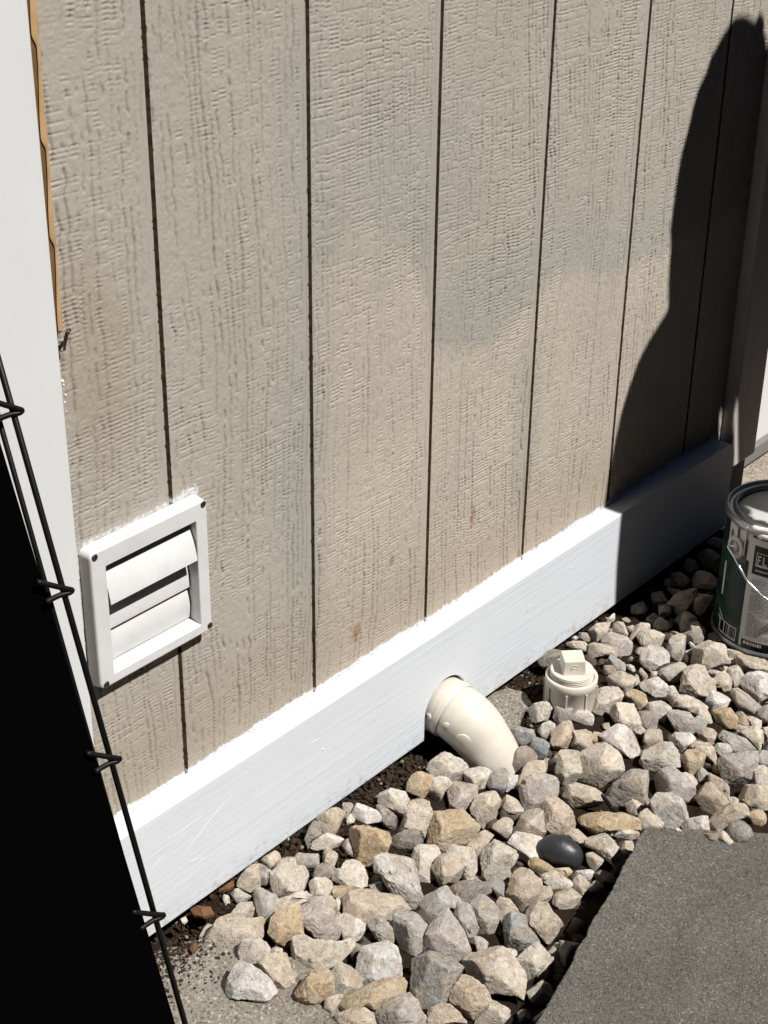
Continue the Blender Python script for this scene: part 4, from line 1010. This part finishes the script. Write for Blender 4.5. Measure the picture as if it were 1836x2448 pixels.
U T 910,1440 970,1370 1090,1370 1110,1410 1020,1530 940,1530
U T 855,1640 870,1540 930,1525 965,1590 940,1700 860,1720
U G 960,1580 1010,1640 1040,1750 900,1770 860,1720 940,1690
U G 760,1190 830,1180 910,1240 890,1310 790,1290
U T 960,1200 1000,1165 1160,1230 1170,1300 970,1300
U T 750,1440 860,1330 1000,1310 960,1380 900,1450 860,1530 760,1530
U D 1000,1030 1080,980 1160,1000 1160,1130 1010,1110
U D 1060,1730 1160,1700 1210,1780 1100,1800
U D 800,1590 860,1530 870,1540 850,1650
U T 720,1310 830,1330 780,1380
U P 1060,900 1130,860 1200,900 1180,960
U D 540,1590 610,1530 640,1600 580,1640
U G 400,1480 500,1440 540,1520 440,1560
U G 560,1380 660,1350 700,1430 600,1460
U T 650,1460 730,1440 740,1540 660,1560
U G 700,1250 750,1230 780,1310 720,1330
U G 860,1080 940,1050 980,1130 900,1170
X D 1030,330 1100,260 1200,240 1220,280 1130,370 1050,380
"""
bm = bmesh.new(); bmesh.ops.create_icosphere(bm, subdivisions=5, radius=1); ICO5 = np.array([v.co[:] for v in bm.verts]); ICOF5 = np.array([[v.index for v in f.verts] for f in bm.faces]); bm.free()
bm = bmesh.new(); bmesh.ops.create_icosphere(bm, subdivisions=4, radius=1); ICO4 = np.array([v.co[:] for v in bm.verts]); ICOF4 = np.array([[v.index for v in f.verts] for f in bm.faces]); bm.free()
def centroid(P):
    x, y = P[:, 0], P[:, 1]; x2, y2 = np.roll(x, -1), np.roll(y, -1); c = x * y2 - x2 * y; a = c.sum() / 2
    return np.array([((x + x2) * c).sum(), ((y + y2) * c).sum()]) / (6 * a), abs(a)
def polar(P, th):
    out = np.zeros(len(th)); A0 = P; B0 = np.roll(P, -1, 0)
    d = np.stack([np.cos(th), np.sin(th)], 1); e = B0 - A0
    den = d[:, None, 0] * e[None, :, 1] - d[:, None, 1] * e[None, :, 0]
    den = np.where(np.abs(den) < 1e-12, 1e-12, den)
    t = (A0[None, :, 0] * e[None, :, 1] - A0[None, :, 1] * e[None, :, 0]) / den
    s = (A0[None, :, 0] * d[:, None, 1] - A0[None, :, 1] * d[:, None, 0]) / den
    ok = (t > 0) & (s >= -1e-6) & (s <= 1 + 1e-6)
    r = np.where(ok, t, 0).max(1); return np.where(r <= 0, np.median(r), r)
def rock_verts(shape2d, c, seed, smooth_stone=False, big=True, upL=(0, .7, .7)):
    """shape2d: outline in metres in the view plane round its centroid; returns local verts (x right, y up, z to the viewer)"""
    r_ = np.random.default_rng(seed); D = ICO5 if big else ICO4
    rho = np.hypot(D[:, 0], D[:, 1]); th = np.arctan2(D[:, 1], D[:, 0])
    T = np.linspace(-math.pi, math.pi, 361); R = polar(shape2d, T)
    k = 9 if smooth_stone else 2
    Rp = np.concatenate([R[-k - 1:-1], R, R[1:k + 1]]); R = np.convolve(Rp, np.ones(2 * k + 1) / (2 * k + 1), 'valid') * (1.0 if smooth_stone else 1.03)
    r = np.interp(th, T, R)
    e = .95 if smooth_stone else .50
    P = np.stack([np.cos(th) * r * rho ** e, np.sin(th) * r * rho ** e, c * np.sign(D[:, 2]) * np.abs(D[:, 2]) ** (1 if smooth_stone else .8)], 1)
    if not smooth_stone:
        s = math.sqrt(np.pi * 0 + R.mean() ** 2)
        tilt = r_.normal(0, .35, 2); P[:, 2] += P[:, 0] * tilt[0] * (.9 - .0 * rho) * (c / s) * .6 + P[:, 1] * tilt[1] * (c / s) * .6
        sz = s
        L = np.linalg.norm(P, axis=1, keepdims=True) + 1e-9
        n0 = (vn3(P / sz * 1.7 + seed * 7.7, 70) - .5) * .12 + (.5 - np.abs(vn3(P / sz * 3.4 + seed * 3.1, 71) - .5) * 2) * .11
        P = P + P / L * (n0 * sz)[:, None]
        nf = r_.integers(11, 18)
        for j in range(nf):
            m = r_.normal(0, 1, 3); m[2] = abs(m[2]) * 1.0 + .2
            if j % 4 == 3: m[2] = -m[2]
            m /= np.linalg.norm(m); hf = r_.uniform(.62, .90)
            if j == 0: m = np.array(upL) + r_.normal(0, .28, 3); hf = r_.uniform(.52, .74)
            if j == 1: m = np.array([r_.normal(0, .5), -.55, .8]); hf = r_.uniform(.52, .76)
            if j == 2: m = np.array([r_.choice([-1, 1]) * .8, .15, .7]); hf = r_.uniform(.55, .8)
            m /= np.linalg.norm(m); d = P @ m; h = d.max() * hf
            P = P - np.outer(np.clip(d - h, 0, None) * .97, m)
        dirs = np.stack([np.cos(np.linspace(0, 2 * math.pi, 48, False)), np.sin(np.linspace(0, 2 * math.pi, 48, False))], 1)
        P[:, :2] *= ((shape2d @ dirs.T).max(0) / (P[:, :2] @ dirs.T).max(0)).mean() * 1.12
        rough = r_.uniform(.7, 2.3)
        n = ((.5 - np.abs(vn3(P / sz * 6.5 + seed, 72) - .5) * 2) * .040 + (vn3(P / sz * 14 + seed, 74) - .5) * .030 + (vn3(P / sz * 30 + seed, 73) - .5) * .022) * rough
        L = np.linalg.norm(P, axis=1, keepdims=True) + 1e-9
        P = P + P / L * (n * sz)[:, None] * np.array([.7, .7, 1.0])
    return P
SLAB_PX = np.array([(345, 2290), (520, 2235), (660, 2275), (800, 2350), (980, 2410), (1100, 2540), (1000, 2700), (200, 2700)], float)
def inside(q, P):
    x, y = q; c = False
    for (x1, y1), (x2, y2) in zip(P, np.roll(P, -1, 0)):
        if (y1 > y) != (y2 > y) and x < (x2 - x1) * (y - y1) / (y2 - y1) + x1: c = not c
    return c
SLABW = np.array([at_z(q, ZS)[:2] for q in SLAB_PX]); PAVW = np.array([at_z(q, ZP)[:2] for q in ((1541, 1978), (1900, 1992), (2100, 2500), (1300, 2900), (1090, 2800))])
FOOTW = np.array([at_z(q, -.017)[:2] for q in s2((980, 1480), .3014, [(560, 640), (760, 550), (900, 580), (965, 680), (880, 745), (860, 850), (760, 880), (640, 860)])])
rocks = []
for i, line in enumerate(RTXT.strip().splitlines()):
    k, col, *pp = line.split(); ox, oy, sc_ = CROPS[k]
    P = np.array([[float(a) for a in q.split(',')] for q in pp]) * sc_ + np.array([ox, oy])
    c0, area = centroid(P); rocks.append([i, k, col, P, c0, area])
SPECIAL = {}
def build_rock(i, k, col, P, c0, area):
    smooth_stone = col in 'KR'
    w = -ray(c0); w = w / np.linalg.norm(w); e1 = CAM_R[0] - w * (CAM_R[0] @ w); e1 /= np.linalg.norm(e1); e2 = np.cross(w, e1)
    onpav = inside(at_z(c0, ZP)[:2], PAVW)
    size = math.sqrt(area / math.pi); r_ = np.random.default_rng(500 + i)
    cf = r_.uniform(.62, .85) * (.9 if smooth_stone else 1)
    base = -.03; h = base + .015
    for it in range(5):
        C0 = CAM_C + ray(c0) * ((h - CAM_C[2]) / ray(c0)[2]); dist = np.linalg.norm(C0 - CAM_C); s = dist / F_PX * np.linalg.norm([(c0[0] - W_PX / 2) / F_PX, (c0[1] - H_PX / 2) / F_PX, 1]) ** -1
        sh = (P - c0) * np.array([1, -1]) * s
        cc_ = cf * size * s
        L = rock_verts(sh, cc_, i, smooth_stone, area > 2500, (e1[2], e2[2], w[2]))
        Wv = L[:, :1] * e1 + L[:, 1:2] * e2 + L[:, 2:3] * w
        q = C0 + np.array([0, 0, Wv[:, 2].min()])
        base = ZP - .003 if onpav else (ZS - .003 if inside(C0[:2], SLABW) else G0 + .001 + float(soil_rise(np.array(C0[0]), np.array(C0[1]))))
        h = base - Wv[:, 2].min() - .12 * (Wv[:, 2].max() - Wv[:, 2].min())
    lim = -TB - .004 - Wv[:, 1].max() * .8                     # never inside the baseboard
    if C0[1] > lim: C0 = CAM_C + ray(c0) * ((lim - CAM_C[1]) / ray(c0)[1])
    me = np_mesh("rock", Wv, ICOF5 if area > 2500 else ICOF4); smooth(me)
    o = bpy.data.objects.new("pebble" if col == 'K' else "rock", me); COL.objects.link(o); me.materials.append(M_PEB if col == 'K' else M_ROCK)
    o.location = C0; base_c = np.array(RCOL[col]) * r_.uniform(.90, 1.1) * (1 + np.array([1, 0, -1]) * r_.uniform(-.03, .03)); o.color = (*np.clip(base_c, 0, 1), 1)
    return o
info = []
for R_ in rocks:
    o = build_rock(*R_); i, k, col, P, c0, area = R_
    o['category'] = 'pebble' if col == 'K' else 'rock'; o['group'] = 'rocks in the gravel bed'
    d = P - c0; ev, evec = np.linalg.eigh(np.cov(d.T)); asp = math.sqrt(ev[1] / max(ev[0], 1e-6)); va = evec[:, 1]; ang = abs(math.degrees(math.atan2(va[1], va[0]))); ang = min(ang, 180 - ang)
    size = 'tiny' if area < 900 else 'small' if area < 2300 else 'mid sized' if area < 5000 else 'large'
    shape = 'chunky' if asp < 1.45 else ('long upright' if ang > 60 else 'long flat' if ang < 25 else 'long slanting')
    j = min(range(len(MARKS)), key=lambda q: math.hypot(c0[0] - MARKS[q][1], c0[1] - MARKS[q][2])); dx, dy = c0[0] - MARKS[j][1], c0[1] - MARKS[j][2]
    dr = ('right of' if dx > 0 else 'left of') if abs(dx) > abs(dy) else ('below' if dy > 0 else 'above')
    info.append((o, col, size, shape, dr, j, math.hypot(dx, dy)))
from collections import defaultdict
G_ = defaultdict(list)
for t in info: G_[t[1:6]].append(t)
ORD = ['nearest', 'second nearest', 'third nearest', 'fourth nearest', 'fifth nearest', 'sixth nearest', 'seventh nearest', 'eighth nearest', 'ninth nearest', 'tenth nearest']
for key, L in G_.items():
    L.sort(key=lambda t: t[6]); col, size, shape, dr, j = key
    for n_, t in enumerate(L):
        lab = f"{size} {CNAME.get(col, 'grey')} {shape} rock {dr} {MARKS[j][0]}"
        if len(L) > 1: lab += f", {ORD[n_]} such rock"
        t[0]['label'] = lab
byline = {R_[0]: t[0] for R_, t in zip(rocks, info)}
for R_ in rocks:
    i, k, col, P, c0, area = R_; o = byline[i]
    if col == 'K': o['label'] = "smooth black oval pebble among the pale rocks beside the paver"
    elif col == 'R': o['label'] = "smooth flat round grey stone resting on the far edge of the paver"
    elif k == 'X': o['label'] = "dark grey stone against the baseboard left of the cleanout cap"
    elif k == 'B' and col == 'W': o['label'] = "lone white rock lying out on the bare concrete by the black crate"
    elif k == 'D' and col == 'B': o['label'] = "big bluish grey triangular rock near the bottom of the rock bed"
    elif k == 'E' and col == 'B': o['label'] = "small bluish shard leaning against the open end of the elbow pipe"
    elif k == 'C' and col == 'O' and area > 5000: o['label'] = "big round honey coloured rock near the baseboard left of the elbow pipe"
    elif k == 'D' and col == 'O': o['label'] = "long flat honey coloured rock lying under the big white many sided rock"
    elif k == 'D' and col == 'W': o['label'] = "big white many sided rock left of the big bluish triangular rock"
    elif k == 'V' and col == 'P': o['label'] = "large pinkish grey slab shaped rock right of the honey coloured wedge rock"

# ------------------------------------------------------------------ fill under and round the rocks: small stones nobody could count
def scatter(name, n, smin, smax, zfun, ok, mat, seed, aspect=(.5, 1.), sub=1, flat=(.5, .9)):
    r_ = np.random.default_rng(seed); bm = bmesh.new(); bmesh.ops.create_icosphere(bm, subdivisions=sub, radius=1); V0 = np.array([v.co[:] for v in bm.verts]); F0 = np.array([[v.index for v in f.verts] for f in bm.faces]); bm.free()
    VV = []; FF = []; k = 0
    while k < n:
        x, y = r_.uniform(-.25, 1.25), r_.uniform(-.62, -.004)
        if not ok(x, y, r_): continue
        s = smin + (smax - smin) * r_.random() ** 2
        sc_ = np.array([s, s * r_.uniform(*aspect), s * r_.uniform(*flat)])
        P = V0 * (1 + .35 * (r_.random((len(V0), 1)) - .5)) * sc_
        E3 = np.array(Euler((r_.normal(0, .5), r_.normal(0, .5), r_.uniform(0, 6.28))).to_matrix()); P = P @ E3.T
        P += np.array([x, y, zfun(x, y) - P[:, 2].min() * .6]); VV.append(P); FF.append(F0 + k * len(V0)); k += 1
    me = np_mesh(name, np.concatenate(VV), np.concatenate(FF)); return tag(link(name, me, mat), kind='stuff')
def free(x, y):
    return not (inside((x, y), SLABW) or inside((x, y), PAVW) or inside((x, y), FOOTW) or math.hypot(x - cx, y - cy) < .05 or math.hypot(x - CX, y - CY) < .07 or (abs(x - .43) < .045 and y > -.16))
def bed(x, y, r_): return free(x, y) and (y < -.06 - .05 * (x < .35)) and x > -.02 + .12 * 0 and y > -.60 and not (x < .15 and y < -.30)
scatter("gravel_fill", 1300, .006, .014, lambda x, y: G0 - .008 + float(soil_rise(np.array(x), np.array(y))), bed, m_plain("gap_shade_chips", (.12, .10, .08), .9, .1, 0, 300, .001, .6, 120), 11, sub=2)  # fill stones coloured dark to put the shade of the gaps in
def offframe(x, y, r_):
    if not free(x, y) or y > -.03 or (x < .6 and y > -.3): return False
    q = CAM_R @ (np.array([x, y, -.02]) - CAM_C); u, v_ = W_PX / 2 + F_PX * q[0] / q[2], H_PX / 2 - F_PX * q[1] / q[2]
    return u > W_PX + 25 or v_ > H_PX + 40
scatter("outer_gravel", 420, .012, .024, lambda x, y: G0 + float(soil_rise(np.array(x), np.array(y))), offframe, M_CHIP, 16, (.6, 1.), 1, (.55, .85))
def strip(x, y, r_): return free(x, y) and -.12 < x < .80 and y > -.115 + .05 * r_.random() - .03 * r_.random() and r_.random() < (1.2 + y * 9)
def zsoil(x, y): return G0 + .001 + float(soil_rise(np.array(x), np.array(y)))
scatter("leaf_litter", 5200, .0014, .0062, zsoil, strip, M_LEAF, 12, (.15, .8), 1, (.08, .35))
scatter("litter_on_concrete", 900, .0005, .0032, lambda x, y: ZS + .0002, lambda x, y, r_: inside((x, y), SLABW) and y > -.14 and r_.random() < np.exp(y * 48 + 1.2), M_LEAF, 13, (.3, 1), 1, (.2, .6))
scatter("pale_grit", 120, .0006, .0018, lambda x, y: ZS + .0002, lambda x, y, r_: inside((x, y), SLABW), M_CHIP, 14)
scatter("pale_grit", 200, .0012, .004, zsoil, strip, M_CHIP, 15)
# bark chips and a strip of dark plastic
for k, col, pts, lab in (('A', 0, "230,750 290,700 430,720 470,790 360,815 260,800", "curled orange brown bark chip beside the baseboard near the black crate"),
                         ('A', 0, "510,555 600,490 670,450 685,510 600,540", "flat brown bark chip tucked against the baseboard bottom edge"),
                         ('A', 0, "215,1130 240,1060 290,1080 310,1110 250,1170", "small brown leaf scrap lying on the bare concrete")):
    ox, oy, sc_ = CROPS[k]; P = np.array([[float(a) for a in q.split(',')] for q in pts.split()]) * sc_ + np.array([ox, oy]); zb_ = ZS + .001 if 'concrete' in lab else -.010
    Wp = [at_z(q, zb_ + .002 * math.sin(n_ * 2.1)) for n_, q in enumerate(P)]
    bm = bmesh.new(); lo = [bm.verts.new(tuple(p)) for p in Wp]; hi = [bm.verts.new(tuple(p + np.array([0, 0, .0035]))) for p in Wp]; c_ = np.mean(Wp, 0)
    a = bm.verts.new(tuple(c_ + np.array([0, 0, .0085]))); b = bm.verts.new(tuple(c_)); m = len(Wp)
    for n_ in range(m): bm.faces.new((lo[n_], lo[(n_ + 1) % m], hi[(n_ + 1) % m], hi[n_])); bm.faces.new((hi[n_], hi[(n_ + 1) % m], a)); bm.faces.new((lo[(n_ + 1) % m], lo[n_], b))
    bmesh.ops.subdivide_edges(bm, edges=bm.edges[:], cuts=3, use_grid_fill=True)
    for v in bm.verts: v.co += Vector((0, 0, .0016 * (vn2(np.array([v.co.x * 400]), np.array([v.co.y * 400]), 90)[0] - .5)))
    tag(from_bm("leaf_scrap" if 'leaf' in lab else "bark_chip", bm, M_BARK), lab, "leaf" if 'leaf' in lab else "bark")
Pz = [at_z((1220 + x * .19289, 1880 + y * .19289), z) for x, y, z in ((1130, 95, .004), (1190, 180, -.004), (1265, 280, -.014), (1350, 385, -.012))]
bm = bmesh.new(); add_tube(bm, bez(Pz, 6), [.0012, .002, .0024, .0024, .0026] + [.0026] * 20, 8)
tag(from_bm("plastic_strip", bm, M_WIRE, None, True), "thin shiny dark strip poking out between rocks above the paver", "strip")

# ------------------------------------------------------------------ unseen fences and roof edge, added to keep sky light off the wall
M_FEN = m_plain("dark_blocker_wood", (.045, .032, .024), .85, .15, 0, 60, .001, .5, 12)
def fence(p0, p1, h0, lab):
    f = empty("sky_block_fence", (*p0, 0)); tag(f, lab, "fence"); L = math.dist(p0, p1); a = math.atan2(p1[1] - p0[1], p1[0] - p0[0]); T = Matrix.Translation((*p0, 0)) @ Matrix.Rotation(a, 4, 'Z')
    bm = bmesh.new(); x = 0.0
    while x < L: add_box(bm, (x, -.018, -.05), (x + .138, 0, h0 + random.uniform(-.008, .008)), 0, 2, T); x += .142
    from_bm("boards", bm, M_FEN, f)
    for z in (.35, h0 - .35):
        bm = bmesh.new(); add_box(bm, (0, .0005, z), (L, .037, z + .085), 0, 2, T); from_bm("rail", bm, M_FEN, f)
fence((-2.4, -2.05), (5.0, -2.05), 2.0, "long dark brown board fence out of view, added to block sky light from the siding wall")
fence((-2.4, -.02), (-2.4, -2.03), 2.0, "short dark brown board fence out of view behind the wire crate, added to block sky light")
bm = bmesh.new(); add_box(bm, (-2.4, -.88, 2.425), (1.9, .1, 2.56)); from_bm("sky_block_eaves", bm, M_FEN, wall)  # unseen overhang, added to cut sky light from above
